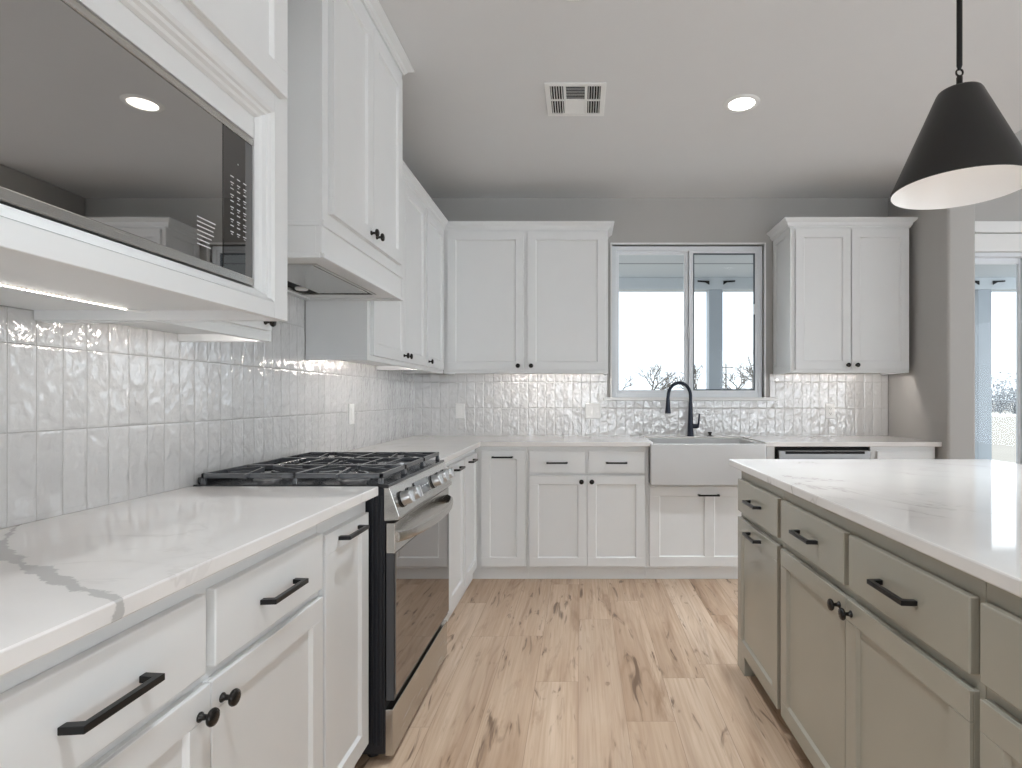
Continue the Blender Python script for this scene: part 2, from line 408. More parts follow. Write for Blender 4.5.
TH = 0.020
def shaker_bm(face, plane, a0, a1, z0, z1, st=0.057, rec=0.009, mids=()):
    """door with recessed flat panel(s); mids: vertical stiles' centre positions"""
    bm = bmesh.new()
    cuts = [a0]+list(mids)+[a1]
    wins = []
    for i in range(len(cuts)-1):
        l = cuts[i]+(st if i == 0 else st*0.5); r = cuts[i+1]-(st if i == len(cuts)-2 else st*0.5)
        wins.append((l, r))
    fbox(bm, face, plane, a0, a1, z0, z1, 0.0, TH-rec)
    fbox(bm, face, plane, a0, a1, z1-st, z1, TH-rec, TH); fbox(bm, face, plane, a0, a1, z0, z0+st, TH-rec, TH)
    edges = [a0]+[x for w in wins for x in w]+[a1]
    for i in range(0, len(edges), 2): fbox(bm, face, plane, edges[i], edges[i+1], z0+st, z1-st, TH-rec, TH)
    # small chamfer strip round each panel, as on a five-piece door
    c = 0.006
    for l, r in wins:
        t, b = z1-st, z0+st; pw = TH-rec; top = TH-0.0015
        def wedge(p1, p2, q1, q2):
            # p on frame edge, q on the panel
            A = [P(face, plane, p1[0], p1[1], top), P(face, plane, p2[0], p2[1], top)]
            Bq = [P(face, plane, q1[0], q1[1], pw), P(face, plane, q2[0], q2[1], pw)]
            vs = [bm.verts.new(v) for v in (A[0], A[1], Bq[1], Bq[0])]; bm.faces.new(vs)
        wedge((l, b), (r, b), (l+c, b+c), (r-c, b+c)); wedge((l, t), (r, t), (l+c, t-c), (r-c, t-c))
        wedge((l, b), (l, t), (l+c, b+c), (l+c, t-c)); wedge((r, b), (r, t), (r-c, b+c), (r-c, t-c))
    return bm
def shaker(face, plane, a0, a1, z0, z1, mat, parent, name='door', **kw):
    c = P(face, plane, (a0+a1)/2, (z0+z1)/2, TH/2)
    return obj(name, shaker_bm(face, plane, a0, a1, z0, z1, **kw), mat, parent, bevel=0.0012, segs=1, origin=c)
def slab(face, plane, a0, a1, z0, z1, mat, parent, name='drawer'):
    bm = bmesh.new(); fbox(bm, face, plane, a0, a1, z0, z1, 0, TH)
    c = P(face, plane, (a0+a1)/2, (z0+z1)/2, TH/2)
    return obj(name, bm, mat, parent, bevel=0.003, segs=2, origin=c)

def rotm(face):
    u, w = FACE[face]; v = Vector((0, 0, 1))
    return Matrix((u, v, w)).transposed().to_4x4()
# shared meshes: bar pull and knob, built facing +w with u along the bar
def pull_mesh(L):
    bm = bmesh.new(); h = L/2; t = 0.0055
    prof = [(-h, 0), (-h+0.014, 0), (-h+0.017, 0.022), (h-0.017, 0.022), (h-0.014, 0), (h, 0), (h-0.003, 0.033), (-h+0.003, 0.033)]
    poly_prism(bm, [Vector((u, -t, w)) for u, w in prof], Vector((0, 2*t, 0)))
    bmesh.ops.recalc_face_normals(bm, faces=bm.faces)
    me = bpy.data.meshes.new('bar_pull'); bm.to_mesh(me); bm.free(); me.materials.append(M['black']); return me
def knob_mesh():
    bm = bmesh.new()
    lathe(bm, [(0, 0), (0.009, 0), (0.009, 0.002), (0.0055, 0.006), (0.0048, 0.014), (0.008, 0.0175), (0.0145, 0.020), (0.0160, 0.0235), (0.0145, 0.0275), (0.009, 0.0298), (0, 0.0305)], None, 24)
    bmesh.ops.recalc_face_normals(bm, faces=bm.faces)
    me = bpy.data.meshes.new('knob'); bm.to_mesh(me); bm.free()
    for p in me.polygons: p.use_smooth = True
    me.materials.append(M['knob']); return me
PULL = pull_mesh(0.150); PULL_S = pull_mesh(0.142); KNOB = knob_mesh()
def hardware(name, me, face, plane, a, z, parent):
    p = P(face, plane, a, z, TH)
    o = link(name, me, None, parent, p); o.rotation_euler = rotm(face).to_euler()
    if me is not KNOB:
        b = o.modifiers.new('edge', 'BEVEL'); b.width = 0.0012; b.segments = 2; b.limit_method = 'ANGLE'
    return o
def handle(face, plane, a, z, parent, small=False): return hardware('handle', PULL_S if small else PULL, face, plane, a, z, parent)
def knob(face, plane, a, z, parent): return hardware('knob', KNOB, face, plane, a, z, parent)

def crown(bm, path, z0, z1, proj, side):
    """mitred crown along path [(x,y)...]; side=+1 outward to the right of travel"""
    h = z1-z0
    prof = [(0, 0), (0.008, 0), (0.010, 0.16*h), (0.016, 0.26*h), (0.45*proj, 0.52*h), (0.80*proj, 0.74*h), (0.92*proj, 0.82*h), (proj, 0.86*h), (proj, h), (0, h)]
    n = len(path); pts = [Vector(p) for p in path]; rows = []
    for i in range(n):
        d = []
        if i > 0: d.append((pts[i]-pts[i-1]).normalized())
        if i < n-1: d.append((pts[i+1]-pts[i]).normalized())
        ns = [Vector((v.y, -v.x))*side for v in d]
        m = ns[0] if len(ns) == 1 else (ns[0]+ns[1])/(1+ns[0].dot(ns[1]))
        rows.append([bm.verts.new((pts[i].x+m.x*a, pts[i].y+m.y*a, z0+b)) for a, b in prof])
    k = len(prof)
    for A, C in zip(rows, rows[1:]):
        for j in range(k): bm.faces.new((A[j], A[(j+1) % k], C[(j+1) % k], C[j]))
    bm.faces.new(rows[0]); bm.faces.new(rows[-1][::-1])

# ================================================================== SETTING
LW, BW, RW, CEIL = -1.287, 4.345, 2.36, 2.743
TL = LW+0.009; TB = BW-0.009        # tile faces
LT, BT = LW, BW
LW, BW = LW-0.009, BW+0.009         # wall faces behind the tile
YB = -3.4
struct(obj('floor', B(-1.5, 6.6, YB, 5.0, -0.12, 0.0), M['floor']), 'light oak plank floor running towards the sink wall')
bm = bmesh.new(); box(bm, -1.5, 2.53, YB, 4.50, CEIL, CEIL+0.14)
struct(obj('ceiling', bm, M['ceil']), 'smooth pale grey kitchen ceiling')
bm = bmesh.new(); box(bm, 2.53, 6.6, YB, 5.0, 3.60, 3.74); box(bm, 2.45, 2.53, YB, 4.85, CEIL+0.14, 3.60)
struct(obj('ceiling_1', bm, M['ceil']), 'higher ceiling of the next room')
struct(obj('wall_left', B(-1.5, LW, YB, 4.5, 0, CEIL), M['wall']), 'warm grey wall behind the range')
WX0, WX1, WZ0, WZ1 = 0.238, 1.407, 1.205, 2.382
bm = bmesh.new()
box(bm, LW, WX0, BW, 4.50, 0, CEIL); box(bm, WX1, 2.53, BW, 4.50, 0, CEIL)
box(bm, WX0, WX1, BW, 4.50, 0, WZ0); box(bm, WX0, WX1, BW, 4.50, WZ1, CEIL)
struct(obj('wall_back', bm, M['wall']), 'warm grey wall with the sink window')
bm = bmesh.new(); box(bm, RW, 2.542, 3.633, BW, 0, CEIL)
struct(obj('wall_right', bm, M['wall'], bevel=0.018, segs=4), 'short grey wall stub closing the counter run')
DX0, DX1, DZ1 = 2.86, 4.66, 2.455
bm = bmesh.new()
box(bm, 2.45, DX0, 4.85, 5.0, 0, 3.6); box(bm, DX1, 6.6, 4.85, 5.0, 0, 3.6); box(bm, DX0, DX1, 4.85, 5.0, DZ1, 3.6)
struct(obj('wall_far', bm, M['wall']), 'grey wall of the next room holding the patio door')

# the rest of the open room behind the camera: outer walls, window openings added to shape the light
def pierced(bm, axis, c0, c1, a0, a1, z1, holes, s0, s1):
    put = (lambda u0, u1, z0, zz: box(bm, c0, c1, u0, u1, z0, zz)) if axis == 'x' else (lambda u0, u1, z0, zz: box(bm, u0, u1, c0, c1, z0, zz))
    edges = [a0]+[e for h in holes for e in h]+[a1]
    for i in range(0, len(edges), 2): put(edges[i], edges[i+1], 0, z1)
    for l, r in holes: put(l, r, 0, s0); put(l, r, s1, z1)
bm = bmesh.new(); pierced(bm, 'x', 6.6, 6.72, YB, 5.0, 3.6, [(-2.2, -1.0), (0.2, 1.6), (2.0, 3.6)], 0.45, 2.45)
struct(obj('wall_right_1', bm, M['wall']), 'unseen outer wall of the next room, openings placed to let light in')
bm = bmesh.new(); pierced(bm, 'y', YB-0.12, YB, -1.5, 6.72, 3.6, [(-0.5, 0.5), (1.2, 2.2), (3.0, 4.0), (4.8, 5.8)], 0.35, 2.25)
struct(obj('wall_front', bm, M['wall']), 'unseen outer wall behind the photographer, openings placed to let light in')

# window over the sink
def ring(bm, x0, x1, z0, z1, y0, y1, t, tb=None):
    tb = tb or t
    box(bm, x0, x0+t, y0, y1, z0, z1); box(bm, x1-t, x1, y0, y1, z0, z1)
    box(bm, x0+t, x1-t, y0, y1, z1-t, z1); box(bm, x0+t, x1-t, y0, y1, z0, z0+tb)
win = bpy.data.objects.new('window_1', None); COL.objects.link(win); win.location = (0.82, 4.40, WZ0); BASE[win.name] = Vector((0.82, 4.40, WZ0))
struct(win, 'white sliding window above the farmhouse sink')
bm = bmesh.new(); ring(bm, WX0+0.002, WX1-0.002, WZ0+0.002, WZ1-0.004, 4.375, 4.445, 0.034)
obj('window_frame', bm, M['vinyl'], win, bevel=0.003)
bm = bmesh.new(); ring(bm, 0.272, 0.860, WZ0+0.036, WZ1-0.036, 4.405, 4.435, 0.024); box(bm, 0.804, 0.836, 4.400, 4.436, WZ0+0.036, WZ1-0.036)
obj('window_sash', bm, M['vinyl'], win, bevel=0.002)
bm = bmesh.new(); ring(bm, 0.836, 1.371, WZ0+0.036, WZ1-0.036, 4.385, 4.405, 0.020); box(bm, 0.836, 0.870, 4.382, 4.406, WZ0+0.036, WZ1-0.036)
obj('window_sash', bm, M['vinyl'], win, bevel=0.002)
bm = bmesh.new(); ring(bm, 0.868, 1.353, WZ0+0.054, WZ1-0.054, 4.389, 4.403, 0.012)
g = obj('glazing_seal', bm, M['gasket'], win); tag(g, 'dark grey glazing seal')
obj('window_pane', B(0.29, 0.81, 4.416, 4.422, WZ0+0.055, WZ1-0.055), M['glass'], win)
obj('window_pane', B(0.865, 1.355, 4.393, 4.399, WZ0+0.05, WZ1-0.05), M['glass'], win)
bm = bmesh.new(); box(bm, 0.829, 0.843, 4.372, 4.384, 1.66, 1.75); box(bm, 1.337, 1.347, 4.376, 4.388, 1.85, 1.93)
obj('window_latch', bm, M['vinyl'], win, bevel=0.002)
struct(obj('trim_1', B(0.17, 1.50, TB-0.040, 4.375, 1.182, 1.207), M['trim'], bevel=0.004), 'white window stool above the sink')
bm = bmesh.new(); box(bm, WX0-0.012, WX0, TB-0.004, BW+0.02, WZ0, WZ1+0.012); box(bm, WX1, WX1+0.012, TB-0.004, BW+0.02, WZ0, WZ1+0.012); box(bm, WX0, WX1, TB-0.004, BW+0.02, WZ1, WZ1+0.012)
struct(obj('trim_2', bm, M['trim'], bevel=0.002), 'thin white edge bead round the sink window')

# patio door in the next room
dr = bpy.data.objects.new('door_1', None); COL.objects.link(dr); dr.location = (3.76, 4.92, 0); BASE[dr.name] = Vector((3.76, 4.92, 0))
struct(dr, 'glass patio door beyond the wall stub')
bm = bmesh.new(); ring(bm, DX0, DX1, 0, DZ1, 4.86, 4.97, 0.035); obj('door_frame', bm, M['vinyl'], dr, bevel=0.003)
for i, (a, b, y) in enumerate(((DX0+0.035, 3.865, 4.925), (3.835, DX1-0.035, 4.890))):
    bm = bmesh.new(); ring(bm, a, b, 0.03, DZ1-0.035, y, y+0.03, 0.05, 0.09); obj('door_panel', bm, M['vinyl'], dr, bevel=0.003)
    obj('door_pane', B(a+0.045, b-0.045, y+0.012, y+0.018, 0.115, DZ1-0.08), M['glass'], dr)
bm = bmesh.new(); box(bm, DX0-0.09, DX1+0.09, 4.828, 4.85, DZ1, 2.605); box(bm, DX0-0.11, DX1+0.11, 4.815, 4.85, 2.615, 2.71)
box(bm, DX0-0.09, DX0, 4.83, 4.85, 0, DZ1); box(bm, DX1, DX1+0.09, 4.83, 4.85, 0, DZ1)
struct(obj('trim_3', bm, M['trim'], bevel=0.003), 'white casing round the patio door')

# ------------------------------------------------------------------ outside
struct(obj('ground', B(-260, 260, 5.0, 400, -0.42, -0.30), M['ground']), 'pale dry grass field outside')
struct(obj('road', B(-260, 260, 46, 56, -0.30, -0.285), M['road']), 'pale road across the field')
struct(obj('porch_floor', B(-4, 12, 5.0, 7.6, -0.30, -0.05), M['road']), 'concrete porch slab outside the patio door')
struct(obj('porch_roof', B(-4, 12, 5.0, 7.45, 2.745, 2.86), M['soffit']), 'white panelled porch soffit')
struct(obj('porch_beam', B(-4, 12, 7.23, 7.43, 2.595, 2.745), M['soffit_beam'], bevel=0.004), 'white beam along the porch edge')
for k, (px, lab) in enumerate(((1.73, 'white square porch post seen through the sink window'), (5.18, 'white square porch post seen through the patio door'))):
    t = thing('porch_post', (px, 7.33, -0.05), lab, 'post', 'white porch posts')
    obj('shaft', B(px-0.088, px+0.088, 7.245, 7.415, -0.05, 2.595), M['post'], t, bevel=0.004)
    for sgn in (-1, 1):
        bm = bmesh.new(); x = px+sgn*0.09; z = 2.70
        poly_prism(bm, [(x, 7.215, z-0.05), (x, 7.215, z), (x+sgn*0.15, 7.215, z+0.005), (x+sgn*0.15, 7.215, z-0.012), (x+sgn*0.05, 7.215, z-0.02)], (0, 0.014, 0))
        tag(obj('bracket', bm, M['black'], t), 'black metal bracket')

def tree_mesh(name, h, seed, spread=0.62, depth=5, r0=0.12):
    rg = random.Random(seed); bm = bmesh.new()
    def grow(p, d, L, r, k):
        n = 3; pts = [p]; q = p.copy(); dd = d.copy()
        for i in range(n):
            dd = (dd+Vector((rg.uniform(-.16, .16), rg.uniform(-.16, .16), rg.uniform(-.02, .12)))).normalized()
            q = q+dd*(L/n); pts.append(q.copy())
        tube(bm, pts, [r*(1-0.12*i) for i in range(n+1)], 4 if k < 4 else 3, cap=False)
        if k <= 0: return
        m = 3 if k > 1 else 4
        for j in range(m):
            st = pts[-1] if j < 2 else pts[rg.choice((1, 2))]
            ax = Vector((rg.gauss(0, 1), rg.gauss(0, 1), rg.gauss(0, .35)))
            nd = (dd*(1.0)+ax.normalized()*rg.uniform(spread*.6, spread*1.35)).normalized()
            grow(st, nd, L*rg.uniform(.62, .82), r*.60, k-1)
    grow(Vector((0, 0, 0)), Vector((0, 0, 1)), h*0.30, r0, depth)
    bmesh.ops.recalc_face_normals(bm, faces=bm.faces)
    me = bpy.data.meshes.new(name); bm.to_mesh(me); bm.free(); me.materials.append(M['bark']); return me
TREES = [tree_mesh('bare_tree', 4.6, 11, 0.75, 5, 0.15), tree_mesh('bare_tree', 5.0, 23, 0.6, 5, 0.15), tree_mesh('bare_tree', 4.2, 5, 0.85, 5, 0.13)]
def tree(px, Y, ytop, k, label, rz, group):
    o = bpy.data.objects.new('bare_tree', TREES[k]); COL.objects.link(o)
    zt = CAM_Z+(VPY-ytop)*Y/F_PX+0.3
    hh = max(v.co.z for v in TREES[k].vertices); s = zt/hh
    o.location = ((px-VPX)/F_PX*Y, Y, -0.3); o.scale = (s*1.15, s*1.15, s); o.rotation_euler = (0, 0, rz)
    tag(o, label, 'tree', group)
GW = 'bare trees beyond the sink window'
tree(652, 60, 362, 0, 'spreading bare tree seen through the left sash of the sink window', 0.3, GW)
tree(621, 66, 374, 2, 'bare tree at the left frame of the sink window, cut by the frame', 1.3, GW)
tree(669, 92, 372, 1, 'small pale bare tree behind the black faucet neck', 2.2, GW)
tree(700, 64, 360, 1, 'upright bare tree left of the porch post in the sink window', 0.9, GW)
tree(738, 70, 362, 2, 'low bare tree just right of the utility pole', 2.9, GW)
tree(752, 44, 344, 0, 'tallest bare tree, at the right end of the sink window', 1.9, GW)
GD = 'scrubby trees beyond the patio door'
def scrub(px, Y, ytop, wid, seed, label):
    rg = random.Random(seed); bm = bmesh.new(); zt = CAM_Z+(VPY-ytop)*Y/F_PX+0.3; r = wid*Y/F_PX/2
    for i in range(420):
        a = rg.uniform(0, 6.283); q = r*math.sqrt(rg.random()); zz = zt*rg.random()**0.8*(1-0.45*(q/r)**2)
        c = Vector((q*math.cos(a), q*math.sin(a), zz)); s = rg.uniform(0.10, 0.30)
        d = Vector((rg.gauss(0, .6), rg.gauss(0, .6), rg.uniform(.2, 1))).normalized()
        e = d.orthogonal().normalized()*s*.5
        vs = [bm.verts.new(c-e), bm.verts.new(c+d*s*1.4), bm.verts.new(c+e), bm.verts.new(c-d*s*.5)]; bm.faces.new(vs)
    for i in range(9):
        a = rg.uniform(0, 6.283); q = r*.8*rg.random(); p = Vector((q*math.cos(a), q*math.sin(a), zt*rg.uniform(.6, 1)))
        tube(bm, [Vector((p.x*.3, p.y*.3, 0)), Vector((p.x*.7, p.y*.7, p.z*.5)), p], [0.06, .04, .015], 4, cap=False)
    o = obj('scrub_tree', bm, M['brush'], None, origin=(0, 0, 0), recalc=False); o.location = ((px-VPX)/F_PX*Y, Y, -0.3)
    tag(o, label, 'tree', GD)
scrub(985, 72, 372, 46, 1, 'grey scrubby tree partly hidden by the right porch post')
scrub(1004, 88, 366, 42, 2, 'grey scrubby tree in the middle of the patio door glass')
scrub(1022, 104, 361, 46, 3, 'tallest grey scrubby tree, at the patio door stile')
scrub(998, 62, 384, 40, 4, 'low grey scrub in front of the taller trees beyond the patio door')
scrub(1016, 53, 386, 36, 5, 'low grey scrub below the tallest tree beyond the patio door')
t = thing('utility_pole', ((726-VPX)/F_PX*105, 105, -0.3), 'wooden utility pole with a crossarm seen through the sink window', 'utility pole')
b0 = base_of(t); bm = bmesh.new(); tube(bm, [b0, b0+Vector((0, 0, 8.0))], [0.20, 0.14], 8); obj('mast', bm, M['pole'], t)
bm = bmesh.new(); box(bm, b0.x-1.3, b0.x+1.3, 104.9, 105.1, 6.75, 6.98); obj('crossarm', bm, M['pole'], t)

# ================================================================== BACKSPLASH
bm = bmesh.new()
LW += 0.001
box(bm, LW, TL, -0.60, 1.83, 0.9142, 1.405); box(bm, LW, TL, 1.83, 2.616, 0.9142, 1.660); box(bm, LW, TL, 2.616, TB, 0.9142, 1.405)
tag(obj('tile_backsplash', bm, M['tile_l']), 'glossy white vertical tile backsplash on the wall behind the range', 'backsplash')
bm = bmesh.new()
BW -= 0.001
box(bm, TL, 0.2, TB, BW, 0.9142, 1.385); box(bm, 0.2, 1.45, TB, BW, 0.9142, 1.181); box(bm, 1.45, 2.355, TB, BW, 1.181, 1.385); box(bm, 1.45, 2.355, TB, BW, 0.9142, 1.181)
tag(obj('tile_backsplash', bm, M['tile_b']), 'glossy white vertical tile backsplash under the sink window', 'backsplash')

# ================================================================== WORKTOPS
CT0, CT1 = 0.884, 0.914
EX = -0.660; EY = 3.690
tag(obj('countertop', B(TL, EX, -0.60, 1.842, CT0, CT1), M['quartz_l'], bevel=0.003), 'white quartz countertop with a bold grey vein beside the range', 'countertop')
bm = bmesh.new()
out = [(TL, 2.622), (EX, 2.622), (EX, EY), (0.470, EY), (0.470, 4.205), (1.207, 4.205), (1.207, EY), (RW-0.002, EY), (RW-0.002, TB), (TL, TB)]
poly_prism(bm, [Vector((x, y, CT0)) for x, y in out], (0, 0, CT1-CT0))
tag(obj('countertop', bm, M['quartz_b'], bevel=0.003), 'white quartz countertop turning the corner and running under the sink window', 'countertop')
IX = 0.697
tag(obj('countertop', B(IX, 1.92, -0.35, 2.665, CT0, CT1), M['quartz_i'], bevel=0.004), 'wide white quartz countertop on the grey green island', 'countertop')

# ================================================================== BASE CABINETS
FL, FB, FI = -0.701, 3.735, 0.723          # face-frame planes
DRZ0, DRZ1, DOZ0, DOZ1 = 0.700, 0.846, 0.094, 0.678
def base_body(face, plane, a0, a1, back, mat, parent, z0=0.075, z1=CT0-0.001):
    bm = bmesh.new()
    if face == 'L': box(bm, back, plane, a0, a1, z0, z1)
    elif face == 'B': box(bm, a0, a1, plane, back, z0, z1)
    else: box(bm, plane, back, a0, a1, z0, z1)
    return obj('body', bm, mat, parent, bevel=0.0012, segs=1)
def toe(face, plane, a0, a1, parent, mat, rec, z1=0.075, ledge=True):
    bm = bmesh.new(); fbox(bm, face, plane, a0, a1, 0.0, z1, -rec-0.02, -rec)
    if ledge: fbox(bm, face, plane, a0, a1, z1-0.012, z1, -rec, -rec+0.006)
    return obj('toe_kick', bm, mat, parent)
WB = TL+0.001
# left of the range, nearest to the camera: only a sliver in view
t = thing('base_cabinet', (FL-0.25, 0.23, 0), 'white drawer base cabinet at the lower left picture edge, nearest the camera', 'cabinet')
base_body('L', FL, -0.58, 0.570, WB, M['white'], t); toe('L', FL, -0.58, 0.570, t, M['white'], 0.035)
d = slab('L', FL, -0.555, 0.556, DRZ0, DRZ1, M['white'], t); handle('L', FL, 0.0, 0.773, d)
d = shaker('L', FL, -0.555, -0.002, DOZ0, DOZ1, M['white'], t); d = shaker('L', FL, 0.002, 0.556, DOZ0, DOZ1, M['white'], t)
# two drawers over two doors
t = thing('base_cabinet', (FL-0.25, 1.04, 0), 'white base cabinet with two drawers over two knobbed doors left of the range', 'cabinet')
base_body('L', FL, 0.572, 1.498, WB, M['white'], t); toe('L', FL, 0.572, 1.498, t, M['white'], 0.035)
for a0, a1 in ((0.590, 1.028), (1.054, 1.4925)):
    d = slab('L', FL, a0, a1, DRZ0, DRZ1, M['white'], t); handle('L', FL, (a0+a1)/2, 0.768, d)
d = shaker('L', FL, 0.590, 1.0395, DOZ0, DOZ1, M['white'], t); knob('L', FL, 1.009, 0.632, d)
d = shaker('L', FL, 1.0425, 1.4925, DOZ0, DOZ1, M['white'], t); knob('L', FL, 1.072, 0.634, d)
t = thing('base_cabinet', (FL-0.25, 1.66, 0), 'narrow white pull-out base cabinet directly against the near side of the range', 'cabinet')
base_body('L', FL, 1.500, 1.838, WB, M['white'], t); toe('L', FL, 1.500, 1.838, t, M['white'], 0.035)
d = shaker('L', FL, 1.508, 1.812, DOZ0, 0.836, M['white'], t); handle('L', FL, 1.660, 0.808, d)
# beyond the range
t = thing('base_cabinet', (FL-0.25, 2.76, 0), 'white base cabinet just beyond the range, almost hidden by the oven', 'cabinet')
base_body('L', FL, 2.624, 2.898, WB, M['white'], t); toe('L', FL, 2.624, 2.898, t, M['white'], 0.018)
d = shaker('L', FL, 2.650, 2.885, DOZ0, 0.846, M['white'], t); handle('L', FL, 2.768, 0.812, d)
t = thing('base_cabinet', (FL-0.25, 3.3, 0), 'white base cabinet with two tall pull-out doors between range and corner', 'cabinet')
base_body('L', FL, 2.900, 3.733, WB, M['white'], t); toe('L', FL, 2.900, 3.754, t, M['white'], 0.018)
d = shaker('L', FL, 2.925, 3.300, DOZ0, 0.846, M['white'], t); handle('L', FL, 3.10, 0.814, d)
d = shaker('L', FL, 3.330, 3.700, DOZ0, 0.846, M['white'], t); handle('L', FL, 3.49, 0.814, d)
# window wall
BBK = BW-0.002
def wall_base(x0, x1, label):
    t = thing('base_cabinet', ((x0+x1)/2, FB+0.3, 0), label, 'cabinet')
    base_body('B', FB, x0, x1, BBK, M['white'], t); toe('B', FB, x0 if x0 > -0.6 else -0.7185, x1, t, M['white'], 0.020); return t
t = wall_base(-0.700, -0.351, 'single-door white base cabinet in the inside corner of the counter')
d = shaker('B', FB, -0.657, -0.366, DOZ0, 0.856, M['white'], t); handle('B', FB, -0.5165, 0.814, d, True)
t = wall_base(-0.350, 0.429, 'white base cabinet with two drawers over two doors left of the sink')
for a0, a1, h in ((-0.340, 0.026, -0.157), (0.049, 0.420, 0.234)):
    d = slab('B', FB, a0, a1, 0.708, 0.853, M['white'], t); handle('B', FB, h, 0.777, d, True)
d = shaker('B', FB, -0.340, 0.0385, DOZ0, 0.692, M['white'], t); knob('B', FB, 0.003, 0.653, d)
d = shaker('B', FB, 0.0415, 0.420, DOZ0, 0.692, M['white'], t); knob('B', FB, 0.071, 0.653, d)
t = thing('base_cabinet', (0.825, FB+0.3, 0), 'white sink base cabinet with one wide two-panel door under the farmhouse sink', 'cabinet')
bm = bmesh.new(); box(bm, 0.430, 1.225, FB, BBK, 0.075, 0.630); box(bm, 0.430, 0.447, FB, BBK, 0.630, CT0-0.001); box(bm, 1.203, 1.225, FB, BBK, 0.630, CT0-0.001)
box(bm, 0.447, 1.203, 4.22, BBK, 0.630, CT0-0.001)
obj('body', bm, M['white'], t, bevel=0.0012, segs=1); toe('B', FB, 0.430, 1.225, t, M['white'], 0.020)
d = shaker('B', FB, 0.452, 1.198, DOZ0, 0.621, M['white'], t, mids=(0.845,), st=0.064); handle('B', FB, 0.838, 0.565, d, True)
t = thing('base_cabinet', (2.13, FB+0.3, 0), 'white base cabinet right of the dishwasher, against the wall stub', 'cabinet')
bm = bmesh.new(); box(bm, 1.914, 2.340, FB, BBK, 0.075, CT0-0.001); obj('body', bm, M['white'], t, bevel=0.0012, segs=1); toe('B', FB, 1.914, 2.340, t, M['white'], 0.020)
d = slab('B', FB, 1.948, 2.318, 0.708, 0.853, M['white'], t); handle('B', FB, 2.133, 0.777, d, True)
d = shaker('B', FB, 1.948, 2.318, DOZ0, 0.692, M['white'], t); knob('B', FB, 1.98, 0.653, d)
# filler stile left of the dishwasher
tag(obj('filler_strip', B(1.227, 1.279, FB-0.002, BBK, 0.0, CT0-0.001), M['white'], bevel=0.001, segs=1), 'narrow white filler strip between sink cabinet and dishwasher', 'filler strip')
# dishwasher
t = thing('dishwasher', (1.596, FB+0.3, 0), 'stainless dishwasher under the counter right of the sink', 'dishwasher')
obj('tub', B(1.283, 1.909, FB+0.012, BBK, 0.06, 0.876), M['gap'], t)
obj('door', B(1.298, 1.898, FB-0.030, FB+0.010, 0.115, 0.858), M['dwsteel'], t, bevel=0.004)
bm = bmesh.new(); box(bm, 1.34, 1.86, FB-0.033, FB-0.028, 0.835, 0.852); obj('control_strip', bm, M['gap'], t)
bm = bmesh.new(); tube(bm, [(1.35, FB-0.07, 0.795), (1.846, FB-0.07, 0.795)], 0.010, 12)
for x in (1.36, 1.836): tube(bm, [(x, FB-0.03, 0.795), (x, FB-0.072, 0.795)], 0.008, 10)
obj('handle', bm, M['steel'], t, smooth=True)
obj('toe_kick', B(1.29, 1.903, FB+0.03, FB+0.05, 0.0, 0.10), M['gap'], t)

# island
def isl(a0, a1, label):
    t = thing('island_cabinet', (1.05, (a0+a1)/2, 0), label, 'cabinet', None)
    bm = bmesh.new(); box(bm, FI, 1.33, a0, a1, 0.082, CT0-0.001); obj('body', bm, M['green'], t, bevel=0.0012, segs=1)
    bm = bmesh.new(); box(bm, 0.800, 0.82, a0, a1, 0.0, 0.082); obj('toe_kick', bm, M['green'], t); return t
def isl_drawer(t, a0, a1):
    d = slab('I', FI, a0, a1, DRZ0, 0.842, M['green'], t); handle('I', FI, (a0+a1)/2, 0.772, d); return d
t = isl(2.013, 2.546, 'grey green island cabinet nearest the sink, drawer over one pull-out door')
isl_drawer(t, 2.026, 2.534)
d = shaker('I', FI, 2.026, 2.534, 0.085, 0.672, M['green'], t); handle('I', FI, 2.280, 0.638, d)
bm = bmesh.new(); box(bm, 0.705, 1.33, 2.510, 2.546, 0.0, 0.084); box(bm, 0.705, 0.76, 2.44, 2.510, 0.0, 0.084); obj('foot', bm, M['green'], t, bevel=0.002)
t = isl(1.010, 2.011, 'grey green island cabinet with two drawers over two knobbed doors')
isl_drawer(t, 1.513, 1.990); isl_drawer(t, 1.023, 1.486)
d = shaker('I', FI, 1.505, 1.990, 0.085, 0.672, M['green'], t); knob('I', FI, 1.537, 0.640, d)
d = shaker('I', FI, 1.023, 1.502, 0.085, 0.672, M['green'], t); knob('I', FI, 1.470, 0.640, d)
t = isl(0.30, 1.008, 'grey green island cabinet nearest the camera, cut by the right edge')
isl_drawer(t, 0.33, 0.997); d = shaker('I', FI, 0.33, 0.997, 0.085, 0.672, M['green'], t)
t = isl(-0.33, 0.298, 'grey green island cabinet beside the camera'); isl_drawer(t, -0.30, 0.28); shaker('I', FI, -0.30, 0.28, 0.085, 0.672, M['green'], t)
bm = bmesh.new(); box(bm, 1.335, 1.36, -0.33, 2.546, 0.0, CT0-0.001)
tag(obj('island_back_panel', bm, M['green']), 'plain grey green panel on the seating side of the island', 'panel')

